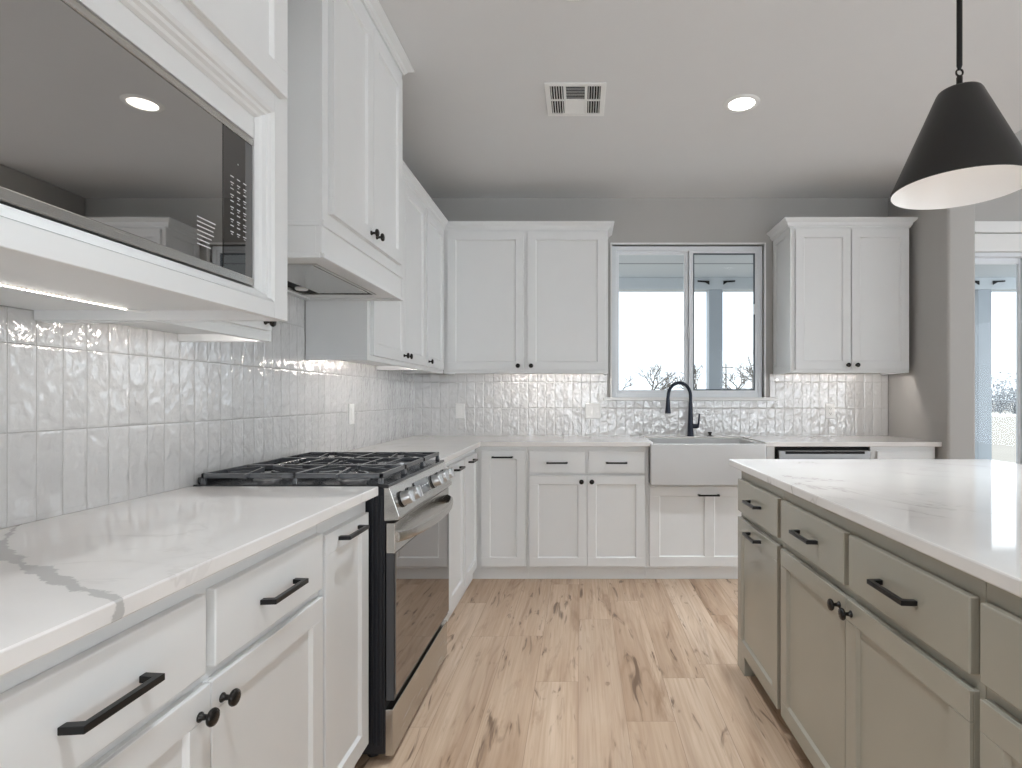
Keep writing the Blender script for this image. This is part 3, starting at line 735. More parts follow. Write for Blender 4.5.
# ================================================================== SINK, FAUCET
t = thing('farmhouse_sink', (0.826, 3.93, 0.632), 'white apron-front farmhouse sink below the window', 'sink')
bm = bmesh.new()
sx0, sx1, sy0, sy1, sz0, sz1 = 0.452, 1.199, 3.655, 4.200, 0.634, 0.906
ins = 0.028
o8 = [(sx0, sy0), (sx1, sy0), (sx1, sy1), (sx0, sy1)]
i8 = [(sx0+ins, sy0+ins), (sx1-ins, sy0+ins), (sx1-ins, sy1-ins), (sx0+ins, sy1-ins)]
ob = [bm.verts.new((x, y, sz0)) for x, y in o8]; ot = [bm.verts.new((x, y, sz1)) for x, y in o8]
it = [bm.verts.new((x, y, sz1)) for x, y in i8]; ib = [bm.verts.new((x, y, sz0+0.03)) for x, y in i8]
bm.faces.new(ob)
for i in range(4):
    j = (i+1) % 4
    bm.faces.new((ob[i], ob[j], ot[j], ot[i])); bm.faces.new((ot[i], ot[j], it[j], it[i])); bm.faces.new((it[i], it[j], ib[j], ib[i]))
bm.faces.new(ib)
obj('basin', bm, M['porcelain'], t, bevel=0.008, segs=4, smooth=True)
bm = bmesh.new(); lathe(bm, [(0, 0.6645), (0.045, 0.6645), (0.045, 0.668), (0.03, 0.667), (0, 0.666)], Matrix.Translation((0.826, 3.95, 0)), 24)
tag(obj('drain', bm, M['chrome'], t, smooth=True), 'chrome drain')

FX, FY = 0.826, 4.262
t = thing('kitchen_faucet', (FX, FY, CT1), 'dark blue black gooseneck faucet standing behind the sink', 'faucet')
bm = bmesh.new(); lathe(bm, [(0, 0), (0.026, 0), (0.026, 0.006), (0.024, 0.012), (0.020, 0.10), (0.0165, 0.20), (0.014, 0.26), (0.0, 0.262)], Matrix.Translation((FX, FY, CT1)), 28)
obj('body', bm, M['navy'], t, smooth=True)
dirv = Vector((-0.93, -0.37, 0)).normalized(); R = 0.096; zc = CT1+0.306
pts = [(FX, FY, CT1+0.25)]
for i in range(0, 19):
    a = math.radians(i*10)
    c = Vector((FX, FY, zc))+dirv*R
    pts.append(c-dirv*R*math.cos(a)+Vector((0, 0, R*math.sin(a))))
e = Vector(pts[-1]); pts.append(e+Vector((0, 0, -0.03))+dirv*0.004)
bm = bmesh.new(); tube(bm, pts, 0.0125, 14); obj('neck', bm, M['navy'], t, smooth=True)
bm = bmesh.new(); lathe(bm, [(0, 0.0), (0.0135, 0.0), (0.0145, -0.03), (0.019, -0.085), (0.0225, -0.108), (0.021, -0.113), (0, -0.113)], Matrix.Translation(e+Vector((0, 0, -0.02))+dirv*0.003), 24)
obj('spray_head', bm, M['navy'], t, smooth=True)
bm = bmesh.new(); zz = CT1+0.075; tube(bm, [(FX+0.015, FY, zz), (FX+0.052, FY-0.004, zz)], [0.017, 0.017], 16)
tube(bm, [(FX+0.053, FY-0.006, zz-0.010), (FX+0.060, FY-0.010, zz+0.03), (FX+0.064, FY-0.012, zz+0.095)], [0.0085, 0.0075, 0.006], 10); obj('lever', bm, M['navy'], t, smooth=True)
bm = bmesh.new(); lathe(bm, [(0, 0), (0.026, 0), (0.026, 0.004), (0.012, 0.008), (0.009, 0.018), (0.016, 0.024), (0.014, 0.032), (0, 0.034)], Matrix.Translation((0.972, 4.262, CT1)), 24)
tag(obj('air_switch', bm, M['black'], smooth=True), 'small black button on the counter right of the faucet', 'sink button')

# ================================================================== RANGE
RY0, RY1 = 1.858, 2.612
t = thing('gas_range', (-0.93, (RY0+RY1)/2, 0), 'stainless slide-in gas range between the white base cabinets', 'range')
bm = bmesh.new(); box(bm, -1.25, -0.645, RY0, RY1, 0.03, 0.905)
for x in (-0.655, -0.668, -0.685): box(bm, x-0.004, x+0.004, RY0-0.006, RY0, 0.06, 0.88)
for x in (-1.2, -0.70):
    for y in (RY0+0.05, RY1-0.05): lathe(bm, [(0.02, 0), (0.02, 0.03)], Matrix.Translation((x, y, 0)), 12)
tag(obj('body', bm, M['side'], t, bevel=0.002), 'black painted side')
bm = bmesh.new(); box(bm, TL+0.003, -0.632, RY0-0.004, RY1+0.004, 0.905, 0.917)
box(bm, TL+0.003, TL+0.022, RY0+0.02, RY1-0.02, 0.917, 0.938)
obj('cooktop', bm, M['enamel'], t, bevel=0.003)
bm = bmesh.new()
prof = [(-0.650, 0.909), (-0.634, 0.909), (-0.629, 0.905), (-0.597, 0.812), (-0.599, 0.800), (-0.650, 0.797)]
poly_prism(bm, [Vector((x, RY0, z)) for x, z in prof], (0, RY1-RY0, 0)); obj('control_panel', bm, M['steel'], t, bevel=0.002)
# knobs stand square to the sloping panel
pn = Vector((0.093, 0, 0.032)).normalized(); pc = Vector((-0.612, 0, 0.857))
ry = math.atan2(pn.x, pn.z); KM = Matrix.Rotation(ry, 4, 'Y')
def range_knob(y):
    bm = bmesh.new(); m = Matrix.Translation(pc+Vector((0.001, y, 0.0))) @ KM
    lathe(bm, [(0, 0), (0.026, 0), (0.026, 0.004), (0.0235, 0.005), (0.0225, 0.030), (0.020, 0.034), (0, 0.034)], m, 28)
    k = obj('control_knob', bm, M['chrome'], t, smooth=True)
    bm = bmesh.new(); lathe(bm, [(0.0262, 0.0005), (0.0275, 0.0005), (0.0275, 0.0045), (0.0262, 0.0045)], m, 28, cap=False)
    tag(obj('knob_ring', bm, M['black'], k, smooth=True), 'black ring')
    bm = bmesh.new()
    vs = [m @ Vector(p) for p in ((-0.021, -0.005, 0.033), (0.021, -0.005, 0.033), (0.021, 0.005, 0.033), (-0.021, 0.005, 0.033))]
    poly_prism(bm, vs, (m.to_3x3() @ Vector((0, 0, 0.010)))); obj('grip', bm, M['chrome'], k, bevel=0.001)
for y in (1.930, 2.020, 2.330, 2.430, 2.530): range_knob(y)
bm = bmesh.new(); m = Matrix.Translation(pc+Vector((0, 2.175, 0.004))) @ KM
vs = [m @ Vector(p) for p in ((-0.028, -0.085, 0.001), (0.028, -0.085, 0.001), (0.028, 0.085, 0.001), (-0.028, 0.085, 0.001))]
poly_prism(bm, vs, m.to_3x3() @ Vector((0, 0, 0.0018))); dsp = obj('display', bm, plain('grey display glass', (92, 94, 96), 0.12, spec=0.7), t)
bm = bmesh.new()
for i in range(5):
    q = -0.066+0.033*i; vs = [m @ Vector(p) for p in ((-0.004, q-0.008, 0.0028), (0.0, q-0.008, 0.0028), (0.0, q+0.008, 0.0028), (-0.004, q+0.008, 0.0028))]
    poly_prism(bm, vs, m.to_3x3() @ Vector((0, 0, 0.0004)))
obj('display_legend', bm, M['legend'], dsp)
# oven door
bm = bmesh.new(); box(bm, -0.642, -0.612, RY0+0.002, RY1-0.002, 0.690, 0.790)
door = obj('oven_door', bm, M['steel'], t, bevel=0.002)
tag(obj('door_frame', B(-0.642, -0.615, RY0+0.002, RY1-0.002, 0.205, 0.690), plain('dark grey oven frame', (78, 79, 82), 0.3, metal=0.3), door, bevel=0.002), 'dark grey edge of the oven door')
bm = bmesh.new(); box(bm, -0.614, -0.6095, RY0+0.006, RY1-0.006, 0.222, 0.692); obj('door_glass', bm, M['ovglass'], door, bevel=0.001); 
bm = bmesh.new(); hp = []
for i in range(17):
    s = i/16; y = RY0+0.020+s*(RY1-RY0-0.040); bow = 0.060*math.sin(math.pi*s)**0.55
    hp.append((-0.612+bow, y))
hp[0] = (-0.612, hp[0][1]); hp[-1] = (-0.612, hp[-1][1])
ra = []
for x, y in hp: ra.append([bm.verts.new(v) for v in ((x, y, 0.722), (x+0.008, y, 0.727), (x+0.011, y, 0.741), (x+0.008, y, 0.755), (x, y, 0.760), (x-0.004, y, 0.741))])
for A, C in zip(ra, ra[1:]):
    for i in range(6): bm.faces.new((A[i], A[(i+1) % 6], C[(i+1) % 6], C[i]))
bm.faces.new(ra[0]); bm.faces.new(ra[-1]); obj('handle', bm, M['steel'], door, smooth=True)
dwr = obj('storage_drawer', B(-0.645, -0.619, RY0+0.002, RY1-0.002, 0.022, 0.176), M['steel'], t, bevel=0.002)
# burners
def burner(x, y, r):
    m = Matrix.Translation((x, y, 0.917)); bm = bmesh.new()
    lathe(bm, [(0, 0), (r*1.25, 0), (r*1.2, 0.004), (r, 0.006), (r*0.95, 0.016), (0, 0.016)], m, 28); k = obj('burner', bm, M['burner'], t, smooth=True)
    bm = bmesh.new(); lathe(bm, [(0, 0.016), (r*0.9, 0.016), (r*0.92, 0.021), (r*0.8, 0.025), (0, 0.026)], m, 28); obj('burner_cap', bm, M['iron'], k, smooth=True)
YS = [RY0+0.127, (RY0+RY1)/2, RY1-0.127]
for x, y, r in ((-0.80, YS[0], .045), (-1.10, YS[0], .036), (-0.80, YS[2], .05), (-1.10, YS[2], .034), (-0.95, YS[1], .042)): burner(x, y, r)
# cast iron grates, three sections
for k, yc in enumerate(YS):
    y0, y1 = yc-0.1235, yc+0.1235; x0, x1 = -1.252, -0.655; z0, z1 = 0.937, 0.953; b = 0.011
    bm = bmesh.new()
    box(bm, x0, x1, y0, y0+b, z0, z1); box(bm, x0, x1, y1-b, y1, z0, z1)
    box(bm, x0, x0+b, y0, y1, z0, z1); box(bm, x1-b, x1, y0, y1, z0, z1); box(bm, -0.951, -0.939, y0, y1, z0, z1)
    for x in (x0+0.006, -0.945, x1-0.006):
        for y in (y0+0.006, y1-0.006): poly_prism(bm, [(x-0.009, y-0.006, 0.917), (x+0.009, y-0.006, 0.917), (x+0.006, y-0.006, z0+.001), (x-0.006, y-0.006, z0+.001)], (0, 0.012, 0))
    cs = [-0.80, -1.10] if k != 1 else [-0.95]
    if k == 1:
        for x in (-0.745, -0.825, -1.065, -1.145): box(bm, x-0.0045, x+0.0045, y0+b, y1-b, z0+0.002, z1)
        for s in (-1, 1): box(bm, -0.95-0.005, -0.95+0.005, yc+s*0.028 if s > 0 else y0+b, y1-b if s > 0 else yc-0.028, z0, z1+0.001)
    for cx in cs:
        for a in range(4):
            th = math.radians(a*90); dx, dy = math.cos(th), math.sin(th)
            L0, L1 = 0.026, (0.140 if dx else 0.114)
            p0 = Vector((cx+dx*L0, yc+dy*L0, 0)); p1 = Vector((cx+dx*L1, yc+dy*L1, 0)); nn = Vector((-dy, dx, 0))*0.0048
            poly_prism(bm, [Vector((*(p0+nn).xy, z1-0.004)), Vector((*(p0-nn).xy, z1-0.004)), Vector((*(p1-nn).xy, z0)), Vector((*(p1+nn).xy, z0))], (0, 0, 0.014))
        for a in range(4):
            th = math.radians(45+a*90); p0 = Vector((cx+math.cos(th)*0.05, yc+math.sin(th)*0.05, 0)); p1 = Vector((cx+math.cos(th)*0.115, yc+math.sin(th)*0.115, 0))
            nn = Vector((-math.sin(th), math.cos(th), 0))*0.0045
            poly_prism(bm, [Vector((*(p0+nn).xy, z0+.002)), Vector((*(p0-nn).xy, z0+.002)), Vector((*(p1-nn).xy, z0+.002)), Vector((*(p1+nn).xy, z0+.002))], (0, 0, 0.014))
    obj('grate', bm, M['iron'], t, bevel=0.0015, segs=1)

# ================================================================== UPPER CABINETS
UB, UTOP = 1.378, 2.415
def upper_body(bm, face, plane, a0, a1, back, z0, z1, end=0.019, rail=0.020):
    """carcass with its bottom panel set up inside the rails"""
    fb = (lambda b0, b1, zz0, zz1, w0, w1: fbox(bm, face, plane, b0, b1, zz0, zz1, w0, w1))
    dep = abs(back-plane)
    fb(a0, a1, z0+0.024, z1, -dep, 0); fb(a0, a0+end, z0, z0+0.024, -dep, 0); fb(a1-end, a1, z0, z0+0.024, -dep, 0)
    fb(a0+end, a1-end, z0, z0+0.024, -rail, 0)
def led_strip(x0, x1, y0, y1, z, label, mat='led_under'):
    """thin lit tape with bead leds under a cabinet"""
    bm = bmesh.new(); n = int(max(x1-x0, y1-y0)/0.0083); w = 0.004
    along_y = (y1-y0) > (x1-x0)
    box(bm, x0 if along_y else x0, x1, y0, y1, z-0.0015, z, 0)
    t0 = y0 if along_y else x0; L = (y1-y0) if along_y else (x1-x0)
    for i in range(n):
        c = t0+(i+0.5)*L/n
        if along_y: box(bm, (x0+x1)/2-0.0017, (x0+x1)/2+0.0017, c-0.0016, c+0.0016, z-0.0035, z-0.0015, 1)
        else: box(bm, c-0.0016, c+0.0016, (y0+y1)/2-0.0025, (y0+y1)/2+0.0025, z-0.0035, z-0.0015, 1)
    o = obj('led_strip', bm, [M['tape'], M[mat]]); tag(o, label, 'light strip'); return o

# microwave cabinet, full depth
XM = -0.693; MY0, MY1 = 0.573, 1.335
MB0 = 1.383
t = thing('microwave_cabinet', (-0.99, 0.95, MB0), 'deep white wall cabinet framing the built-in microwave', 'cabinet')
OY0, OY1, OZ0, OZ1 = 0.630, 1.278, 1.4196, 1.850          # face-frame opening
bm = bmesh.new()
fbox(bm, 'L', XM, MY0, OY0, MB0, 2.70, -0.019, 0); fbox(bm, 'L', XM, OY1, MY1, MB0, 2.70, -0.019, 0)
fbox(bm, 'L', XM, OY0, OY1, MB0, OZ0, -0.019, 0); fbox(bm, 'L', XM, OY0, OY1, OZ1, 1.905, -0.019, 0); fbox(bm, 'L', XM, OY0, OY1, 2.60, 2.70, -0.019, 0)
dep = abs(WB-XM)
for a, b in ((MY0, MY0+0.018), (MY1-0.018, MY1)): fbox(bm, 'L', XM, a, b, MB0, 2.70, -dep, -0.019)
fbox(bm, 'L', XM, MY0+0.018, MY1-0.018, 1.406, 1.4196, -dep, -0.019); fbox(bm, 'L', XM, MY0+0.018, MY1-0.018, 1.852, 1.870, -dep, -0.019)
fbox(bm, 'L', XM, MY0+0.018, MY1-0.018, 2.68, 2.70, -dep, -0.019); fbox(bm, 'L', XM, MY0+0.018, MY1-0.018, 1.4196, 2.68, -dep, -dep+0.006)
obj('body', bm, M['white'], t, bevel=0.0012, segs=1)
def frame_ring(bm, r0, r1):
    """strip between two rectangles (y0,y1,z0,z1,x)"""
    def c(r): return [bm.verts.new((r[4], y, z)) for y, z in ((r[0], r[2]), (r[1], r[2]), (r[1], r[3]), (r[0], r[3]))]
    A, C = c(r0), c(r1)
    for i in range(4): bm.faces.new((A[i], A[(i+1) % 4], C[(i+1) % 4], C[i]))
bm = bmesh.new(); k = [(0, XM), (0.006, XM-0.004), (0.008, XM-0.010), (0.014, XM-0.012), (0.017, XM-0.020), (0.022, XM-0.0235), (0.025, XM-0.031)]
zt_add = lambda q: q*1.0
rects = [(OY0+q, OY1-q, OZ0+q, OZ1-q, x) for q, x in k]
for a, b in zip(rects, rects[1:]): frame_ring(bm, a, b)
frame_ring(bm, rects[-1], (OY0+0.025, OY1-0.025, OZ0+0.025, OZ1-0.025, XM-0.06))
obj('trim_frame', bm, M['white'], t)
d = shaker('L', XM, MY0+0.020, 0.952, 1.888, 2.640, M['white'], t); knob('L', XM, 0.925, 1.93, d)
d = shaker('L', XM, 0.956, MY1-0.038, 1.888, 2.640, M['white'], t); knob('L', XM, 0.985, 1.93, d)
bm = bmesh.new(); crown(bm, [(XM, MY0), (XM, MY1), (WB, MY1)], 2.70, CEIL-0.002, 0.045, 1); obj('crown', bm, M['white'], t)

# built-in microwave
mx = XM-0.033
t = thing('microwave', (-0.95, 0.95, 1.44), 'built-in microwave with smoked glass front in the deep wall cabinet', 'microwave')
obj('case', B(-1.22, mx-0.018, OY0+0.03, OY1-0.027, 1.4460, 1.805), M['gap'], t)
my0, my1 = OY0+0.027, OY1-0.027; mz0, mz1 = 1.4485, 1.772
obj('top_panel', B(mx-0.018, mx+0.002, my0, my1, mz1+0.004, OZ1-0.0255), M['white'], t, bevel=0.001)
dz0, dz1 = mz0+0.018, mz1-0.014
bm = bmesh.new(); box(bm, mx-0.018, mx+0.003, my0, my1-0.002, mz0, dz0); box(bm, mx-0.018, mx+0.003, my0, my1-0.002, dz1, mz1)
tag(obj('trim_bar', bm, M['steel'], t, bevel=0.002), 'stainless edge bars')
SPL = 1.146
door = obj('door', B(mx-0.018, mx, my0, SPL-0.0012, dz0, dz1), M['mwglass'], t, bevel=0.001)
panel = obj('control_panel', B(mx-0.018, mx, SPL+0.0012, my1-0.002, dz0, dz1), M['mwpanel'], t, bevel=0.001)
bm = bmesh.new()
for i in range(7):
    L = (0.075, 0.072, 0.066, 0.068, 0.058, 0.050, 0.055)[i]
    box(bm, mx, mx+0.0004, 1.068, 1.068+L*0.72, 1.545-0.0085*i, 1.5472-0.0085*i)
obj('cooking_guide', bm, M['legend'], door)
bm = bmesh.new()
for r in range(10):
    for c in range(3):
        y = SPL+0.024+c*0.022; z = 1.662-r*0.0128
        box(bm, mx, mx+0.0004, y, y+0.011, z, z+0.0022)
        if r % 2: box(bm, mx, mx+0.0004, y+0.002, y+0.008, z-0.0045, z-0.003)
box(bm, mx, mx+0.0004, SPL+0.048, SPL+0.051, 1.694, 1.697)
obj('keypad', bm, M['legend'], panel)
led_strip(-1.0388, -1.0332, 0.62, 1.288, 1.4058, 'lit led tape under the deep microwave cabinet', 'led')
bm = bmesh.new(); tube(bm, [(-1.036, 1.288, 1.4035), (-1.022, 1.30, 1.401), (-1.014, 1.313, 1.402), (-1.005, 1.3165, 1.404)], 0.0028, 8)
tag(obj('led_cable', bm, M['plastic'], smooth=True), 'short white lead at the end of the lit led tape', 'cable')

# narrow upper between microwave cabinet and hood
XU = -0.990; NY0, NY1 = 1.337, 1.808
t = thing('wall_cabinet', (-1.14, 1.57, UB), 'narrow white wall cabinet tucked between microwave cabinet and hood', 'cabinet')
bm = bmesh.new(); upper_body(bm, 'L', XU, NY0, NY1, WB, UB+0.003, UTOP); obj('body', bm, M['white'], t, bevel=0.0012, segs=1)
d = shaker('L', XU, NY0+0.02, NY1-0.035, 1.412, UTOP-0.03, M['white'], t); knob('L', XU, 1.735, 1.436, d)
led_strip(-1.024, -1.016, 1.38, 1.78, UB+0.0265, 'lit led tape under the narrow wall cabinet by the hood')
# hood cabinet
XH = -0.829; HY0, HY1 = 1.811, 2.616; HB0, HB1 = 1.655, 1.762
t = thing('range_hood', (-1.06, 2.21, HB0), 'tall white cabinet range hood above the gas range', 'range hood')
bm = bmesh.new(); box(bm, WB, XH, HY0, HY1, HB1, 2.70); obj('body', bm, M['white'], t, bevel=0.0012, segs=1)
bm = bmesh.new(); x1 = XH-0.002
box(bm, WB, WB+0.03, HY0, HY1, HB0, HB1); box(bm, x1-0.02, x1, HY0, HY1, HB0, HB1)
box(bm, WB+0.03, x1-0.02, HY0, HY0+0.02, HB0, HB1); box(bm, WB+0.03, x1-0.02, HY1-0.02, HY1, HB0, HB1)
obj('valance', bm, M['white'], t, bevel=0.001, segs=1)
bm = bmesh.new()
for z0, z1, pr in ((HB0-0.004, HB0+0.012, 0.010), (HB1-0.008, HB1+0.010, 0.009)):
    box(bm, x1-0.004, x1+pr, HY0-pr*0.5, HY1+pr*0.5, z0, z1); box(bm, WB, x1-0.004, HY0-pr*0.5, HY0+0.002, z0, z1); box(bm, WB, x1-0.004, HY1-0.002, HY1+pr*0.5, z0, z1)
obj('valance_bead', bm, M['white'], t, bevel=0.003, segs=2)
d = shaker('L', XH, 1.851, 2.204, 1.803, 2.645, M['white'], t); knob('L', XH, 2.178, 1.838, d)
d = shaker('L', XH, 2.208, 2.562, 1.803, 2.645, M['white'], t); knob('L', XH, 2.236, 1.838, d)
bm = bmesh.new(); crown(bm, [(WB, HY0), (XH, HY0), (XH, HY1), (WB, HY1)], 2.700, CEIL-0.002, 0.045, 1); obj('crown', bm, M['white'], t)
bm = bmesh.new()
lx0, lx1, ly0, ly1 = WB+0.03, x1-0.02, HY0+0.02, HY1-0.02
cx0, cx1, cy0, cy1 = -1.235, -0.905, 1.93, 2.50; zl = HB0+0.006
# bottom board with cut-out
box(bm, lx0, cx0, ly0, ly1, zl, zl+0.012); box(bm, cx1, lx1, ly0, ly1, zl, zl+0.012); box(bm, cx0, cx1, ly0, cy0, zl, zl+0.012); box(bm, cx0, cx1, cy1, ly1, zl, zl+0.012)
obj('bottom_board', bm, M['white'], t)
bm = bmesh.new(); ring4 = lambda a, b, c, d, w, z0, z1: (box(bm, a, a+w, c, d, z0, z1), box(bm, b-w, b, c, d, z0, z1), box(bm, a+w, b-w, c, c+w, z0, z1), box(bm, a+w, b-w, d-w, d, z0, z1))
ring4(cx0, cx1, cy0, cy1, 0.012, zl-0.004, zl+0.016)
box(bm, cx0+0.012, cx1-0.012, cy0+0.012, cy1-0.012, zl+0.014, zl+0.018)
ins_ = obj('vent_insert', bm, M['steel'], t, bevel=0.001, segs=1)
tag(obj('vent_slot_shade', B(cx0+0.014, cx1-0.014, cy0+0.014, cy1-0.014, zl+0.009, zl+0.0138), M['gap'], ins_), 'dark sheet for the shade in the gap round the filter plate')  # solid near-black sheet stands in for the shaded slot
obj('filter_plate', B(cx0+0.085, cx1-0.026, cy0+0.026, cy1-0.026, zl-0.001, zl+0.008), M['steel'], ins_, bevel=0.003)
for yy in (cy0+0.10, cy1-0.10):
    bm = bmesh.new(); lathe(bm, [(0, 0), (0.022, 0), (0.026, 0.003), (0.026, 0.010), (0, 0.010)], Matrix.Translation((cx0+0.048, yy, zl-0.001)), 20); obj('hood_lamp', bm, M['plastic'], ins_, smooth=True)

# far left uppers
t = thing('wall_cabinet', (-1.14, 3.08, UB), 'white two-door wall cabinet right beyond the hood', 'cabinet')
UB1, UF = 4.035, 4.045
bm = bmesh.new(); upper_body(bm, 'L', XU, 2.618, 3.553, WB, UB, UTOP); obj('body', bm, M['white'], t, bevel=0.0012, segs=1)
d = shaker('L', XU, 2.652, 3.122, 1.402, UTOP-0.022, M['white'], t); knob('L', XU, 3.095, 1.434, d)
d = shaker('L', XU, 3.126, 3.530, 1.402, UTOP-0.022, M['white'], t); knob('L', XU, 3.155, 1.434, d)
t = thing('wall_cabinet', (-1.14, 3.81, UB), 'single-door white wall cabinet in the inside corner', 'cabinet')
bm = bmesh.new(); upper_body(bm, 'L', XU, 3.555, 4.063, WB, UB, UTOP); obj('body', bm, M['white'], t, bevel=0.0012, segs=1)
d = shaker('L', XU, 3.572, 4.000, 1.402, UTOP-0.022, M['white'], t); knob('L', XU, 3.600, 1.434, d)
led_strip(-1.024, -1.016, 2.66, 3.50, UB+0.0235, 'lit led tape under the wall cabinet beyond the hood')
# window wall, left of the window
UY = 4.065
t = thing('wall_cabinet', (-0.39, 4.2, UB), 'white two-door wall cabinet left of the sink window', 'cabinet')
bm = bmesh.new(); upper_body(bm, 'B', UY, -0.988, 0.193, BBK, UB, UTOP); obj('body', bm, M['white'], t, bevel=0.0012, segs=1)
d = shaker('B', UY, -0.957, -0.412, 1.402, UTOP-0.022, M['white'], t); knob('B', UY, -0.450, 1.432, d)
d = shaker('B', UY, -0.382, 0.175, 1.402, UTOP-0.022, M['white'], t); knob('B', UY, -0.356, 1.432, d)
led_strip(-0.60, 0.12, UY+0.026, UY+0.034, UB+0.0235, 'lit led tape under the wall cabinet left of the window')
bm = bmesh.new(); crown(bm, [(XU, 2.622), (XU, UY), (0.193, UY), (0.193, BBK)], UTOP-0.005, 2.462, 0.045, 1)
tag(obj('crown_moulding', bm, M['white']), 'white crown moulding turning the corner along the wall cabinet tops', 'crown moulding')
# right of the window
RYF = 4.000
t = thing('wall_cabinet', (1.90, 4.17, UB), 'white two-door wall cabinet right of the sink window', 'cabinet')
bm = bmesh.new(); upper_body(bm, 'B', RYF, 1.492, 2.322, BBK, 1.380, UTOP); obj('body', bm, M['white'], t, bevel=0.0012, segs=1)
# panelled end facing the window
bm = bmesh.new(); ex = 1.474; s = 0.05
box(bm, ex+0.009, 1.492, RYF-0.019, BBK, 1.380, UTOP)
box(bm, ex, ex+0.009, RYF-0.019, RYF+s, 1.380, UTOP); box(bm, ex, ex+0.009, TB-s, TB, 1.380, UTOP)
box(bm, ex, ex+0.009, RYF+s, TB-s, 1.380, 1.380+0.055); box(bm, ex, ex+0.009, RYF+s, TB-s, UTOP-0.055, UTOP)
obj('end_panel', bm, M['white'], t, bevel=0.0012, segs=1)
d = shaker('B', RYF, 1.514, 1.902, 1.404, UTOP-0.022, M['white'], t); knob('B', RYF, 1.876, 1.434, d)
d = shaker('B', RYF, 1.909, 2.312, 1.404, UTOP-0.022, M['white'], t); knob('B', RYF, 1.941, 1.434, d)
bm = bmesh.new(); crown(bm, [(ex, BBK), (ex, RYF), (2.322, RYF), (2.322, BBK)], UTOP-0.008, 2.470, 0.045, 1); obj('crown', bm, M['white'], t)
led_strip(1.62, 2.26, RYF+0.026, RYF+0.034, 1.4035, 'lit led tape under the wall cabinet right of the window')

# ================================================================== PENDANT, CEILING FITTINGS
PX, PY, PZ = 1.126, 1.681, 1.822
t = thing('pendant_lamp', (PX, PY, PZ), 'black cone pendant lamp with white lining over the island', 'pendant lamp')
bm = bmesh.new(); m = Matrix.Translation((PX, PY, PZ))
lathe(bm, [(0.1795, 0.0), (0.182, 0.001), (0.182, 0.006), (0.061, 0.284), (0.057, 0.290), (0.049, 0.293), (0.0, 0.294)], m, 64, cap=False); shade = obj('lamp_shade', bm, M['shade_out'], t, smooth=True)
bm = bmesh.new(); lathe(bm, [(0.1795, 0.0), (0.178, 0.004), (0.0585, 0.279), (0.053, 0.284), (0, 0.285)], m, 64, cap=False)
tag(obj('shade_lining', bm, M['shade_in'], shade, smooth=True, recalc=True), 'white lining')
bm = bmesh.new(); lathe(bm, [(0, 0.290), (0.0085, 0.290), (0.0085, 0.334), (0.006, 0.338), (0, 0.338)], m, 16)
tube(bm, [(PX+0.010*math.cos(a), PY, PZ+0.348+0.010*math.sin(a)) for a in [i*math.pi/8 for i in range(17)]], 0.0028, 8, cap=False)
obj('swivel', bm, M['knob'], t, smooth=True)
bm = bmesh.new(); tube(bm, [(PX, PY, PZ+0.356), (PX, PY, PZ+0.368), (PX, PY, CEIL-0.022)], [0.004, 0.0078, 0.0078], 14); obj('rod', bm, M['black'], t, smooth=True)
bm = bmesh.new(); lathe(bm, [(0, -0.024), (0.055, -0.024), (0.062, -0.018), (0.062, -0.001), (0, -0.001)], Matrix.Translation((PX, PY, CEIL)), 32); obj('canopy', bm, M['black'], t, smooth=True)
bm = bmesh.new(); lathe(bm, [(0.0, 0.17), (0.018, 0.175), (0.030, 0.20), (0.026, 0.23), (0.016, 0.25), (0.014, 0.279), (0, 0.280)], m, 24); obj('bulb', bm, M['bulb'], t, smooth=True)

LAMP = bpy.data.lights.new('downlight', 'AREA'); LAMP.shape = 'DISK'; LAMP.size = 0.13; LAMP.energy = CAN_W; LAMP.color = (0.88, 0.95, 1.0); LAMP.spread = math.radians(76)
def downlight(x, y, label, visible=True):
    t = thing('recessed_light', (x, y, CEIL), label, 'ceiling light', 'recessed ceiling lights')
    m = Matrix.Translation((x, y, CEIL))
    bm = bmesh.new(); lathe(bm, [(0.066, -0.001), (0.068, -0.006), (0.090, -0.004), (0.094, -0.0005), (0.066, -0.0005)], m, 40, cap=False); obj('trim_ring', bm, M['plastic'], t, smooth=True)
    bm = bmesh.new(); lathe(bm, [(0, -0.0035), (0.0665, -0.003), (0.0665, -0.0008), (0, -0.0008)], m, 40); obj('lens', bm, M['can_lens'], t, smooth=True)
    L = bpy.data.objects.new('downlight', LAMP); COL.objects.link(L); L.parent = t; L.location = (0, 0, -0.012)
downlight(0.840, 2.955, 'round lit recessed ceiling light left of the pendant')
downlight(-0.03, 2.098, 'lit recessed ceiling light cut by the top edge of the picture')
for x, y in ((-0.03, 0.45), (0.84, -0.45), (1.75, 2.1), (1.75, 0.35), (-0.03, -1.4), (1.75, -1.4)):  # unseen downlights added to raise the room light
    downlight(x, y, 'unseen recessed ceiling light added to light the kitchen')

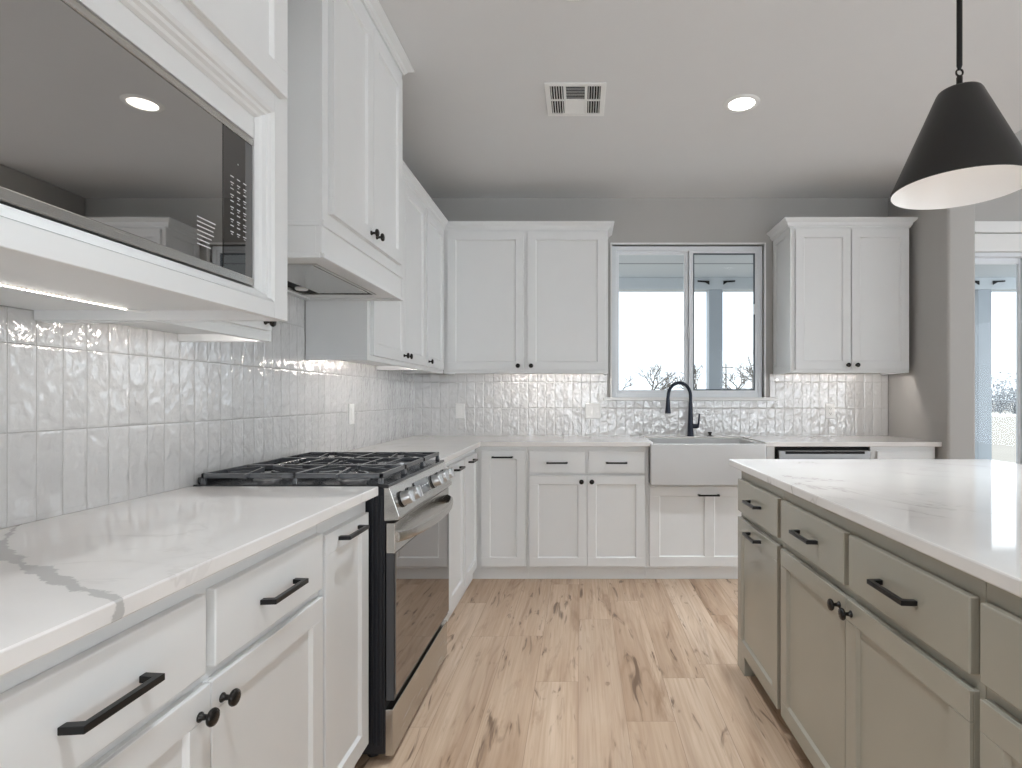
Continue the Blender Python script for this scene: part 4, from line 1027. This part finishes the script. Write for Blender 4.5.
t = thing('ceiling_vent', (-0.028, 2.915, CEIL), 'square white slotted air vent in the ceiling', 'air vent')
vx0, vx1, vy0, vy1 = -0.180, 0.124, 2.755, 3.075; zc = CEIL
bm = bmesh.new(); fr = 0.026; cxs = [vx0+fr, vx0+fr+0.072, vx1-fr-0.072, vx1-fr]
box(bm, vx0, vx0+fr, vy0, vy1, zc-0.008, zc-0.0005); box(bm, vx1-fr, vx1, vy0, vy1, zc-0.008, zc-0.0005)
box(bm, vx0+fr, vx1-fr, vy0, vy0+fr, zc-0.008, zc-0.0005); box(bm, vx0+fr, vx1-fr, vy1-fr, vy1, zc-0.008, zc-0.0005)
ym = (vy0+vy1)/2
box(bm, vx0+fr, vx1-fr, ym-0.007, ym+0.007, zc-0.007, zc-0.0005)
for x in (cxs[1], cxs[2]): box(bm, x-0.007, x+0.007, vy0+fr, vy1-fr, zc-0.007, zc-0.0005)
obj('frame', bm, M['plastic'], t, bevel=0.002)
obj('backing', B(vx0+fr-0.003, vx1-fr+0.003, vy0+fr-0.003, vy1-fr+0.003, zc-0.0018, zc-0.0004), M['gap'], t)
def slat(x0, x1, y0, y1, ang, along_y):
    bm = bmesh.new(); c = Vector(((x0+x1)/2, (y0+y1)/2, zc-0.0045)); wd = 0.0056
    L = (y1-y0)/2 if along_y else (x1-x0)/2
    a = Vector((0, 1, 0)) if along_y else Vector((1, 0, 0)); s = Vector((1, 0, 0)) if along_y else Vector((0, 1, 0))
    d = s*math.cos(ang)+Vector((0, 0, 1))*math.sin(ang); nn = d.cross(a).normalized()*0.0006
    pts = [c-d*wd-nn, c+d*wd-nn, c+d*wd+nn, c-d*wd+nn]
    poly_prism(bm, [p-a*L for p in pts], a*2*L); return bm
for x0, x1, sg in ((cxs[0], cxs[1]-0.007, 1), (cxs[2]+0.007, cxs[3], -1)):
    for y0, y1 in ((vy0+fr, ym-0.007), (ym+0.007, vy1-fr)):
        for i in range(5):
            x = x0+(i+0.5)*(x1-x0)/5; obj('slat', slat(x, x, y0, y1, sg*1.15, True), M['plastic'], t)
for (y0, y1), sg in (((vy0+fr, ym-0.007), 0.55), ((ym+0.007, vy1-fr), -0.35)):
    for i in range(9):
        y = y0+(i+0.5)*(y1-y0)/9; obj('slat', slat(cxs[1]+0.007, cxs[2]-0.007, y, y, sg, False), M['plastic'], t)

# ================================================================== OUTLETS AND SWITCHES
def plate(face, plane, a, z, w, h, label, cat, kind):
    t = thing('wall_outlet' if kind == 'duplex' else 'wall_switch', P(face, plane, a, z, 0), label, cat)
    bm = bmesh.new(); fbox(bm, face, plane, a-w/2, a+w/2, z-h/2, z+h/2, 0.0002, 0.006); obj('cover_plate', bm, M['plastic'], t, bevel=0.003, segs=2)
    n = 2 if w > 0.1 else 1
    for i in range(n):
        c = a+(i-(n-1)/2)*0.046
        bm = bmesh.new(); fbox(bm, face, plane, c-0.0165, c+0.0165, z-0.034, z+0.034, 0.006, 0.0085); r = obj('rocker' if kind != 'duplex' else 'socket', bm, M['plastic'], t, bevel=0.002)
        if kind == 'duplex':
            bm = bmesh.new()
            for dz in (-0.018, 0.018):
                fbox(bm, face, plane, c-0.008, c-0.0055, z+dz-0.004, z+dz+0.006, 0.0085, 0.0089); fbox(bm, face, plane, c+0.0055, c+0.008, z+dz-0.004, z+dz+0.006, 0.0085, 0.0089)
                fbox(bm, face, plane, c-0.003, c+0.003, z+dz-0.012, z+dz-0.007, 0.0085, 0.0089)
            obj('slots', bm, M['slotgrey'], r)
zz = CAM_Z-13*TB/F_PX
plate('B', TB, (460-VPX)/F_PX*TB, zz, 0.070, 0.115, 'white rocker switch plate on the tile near the corner', 'switch', 'switch')
plate('B', TB, (593-VPX)/F_PX*TB, zz, 0.116, 0.115, 'double white switch plate on the tile left of the faucet', 'switch', 'switch')
plate('B', TB, (830-VPX)/F_PX*TB, zz, 0.070, 0.115, 'white duplex outlet on the tile under the right wall cabinet', 'outlet', 'duplex')
plate('L', TL, 1.278*F_PX/(VPX-351), CAM_Z-16*1.278/(VPX-351), 0.070, 0.115, 'white switch plate on the tile beyond the range', 'switch', 'switch')
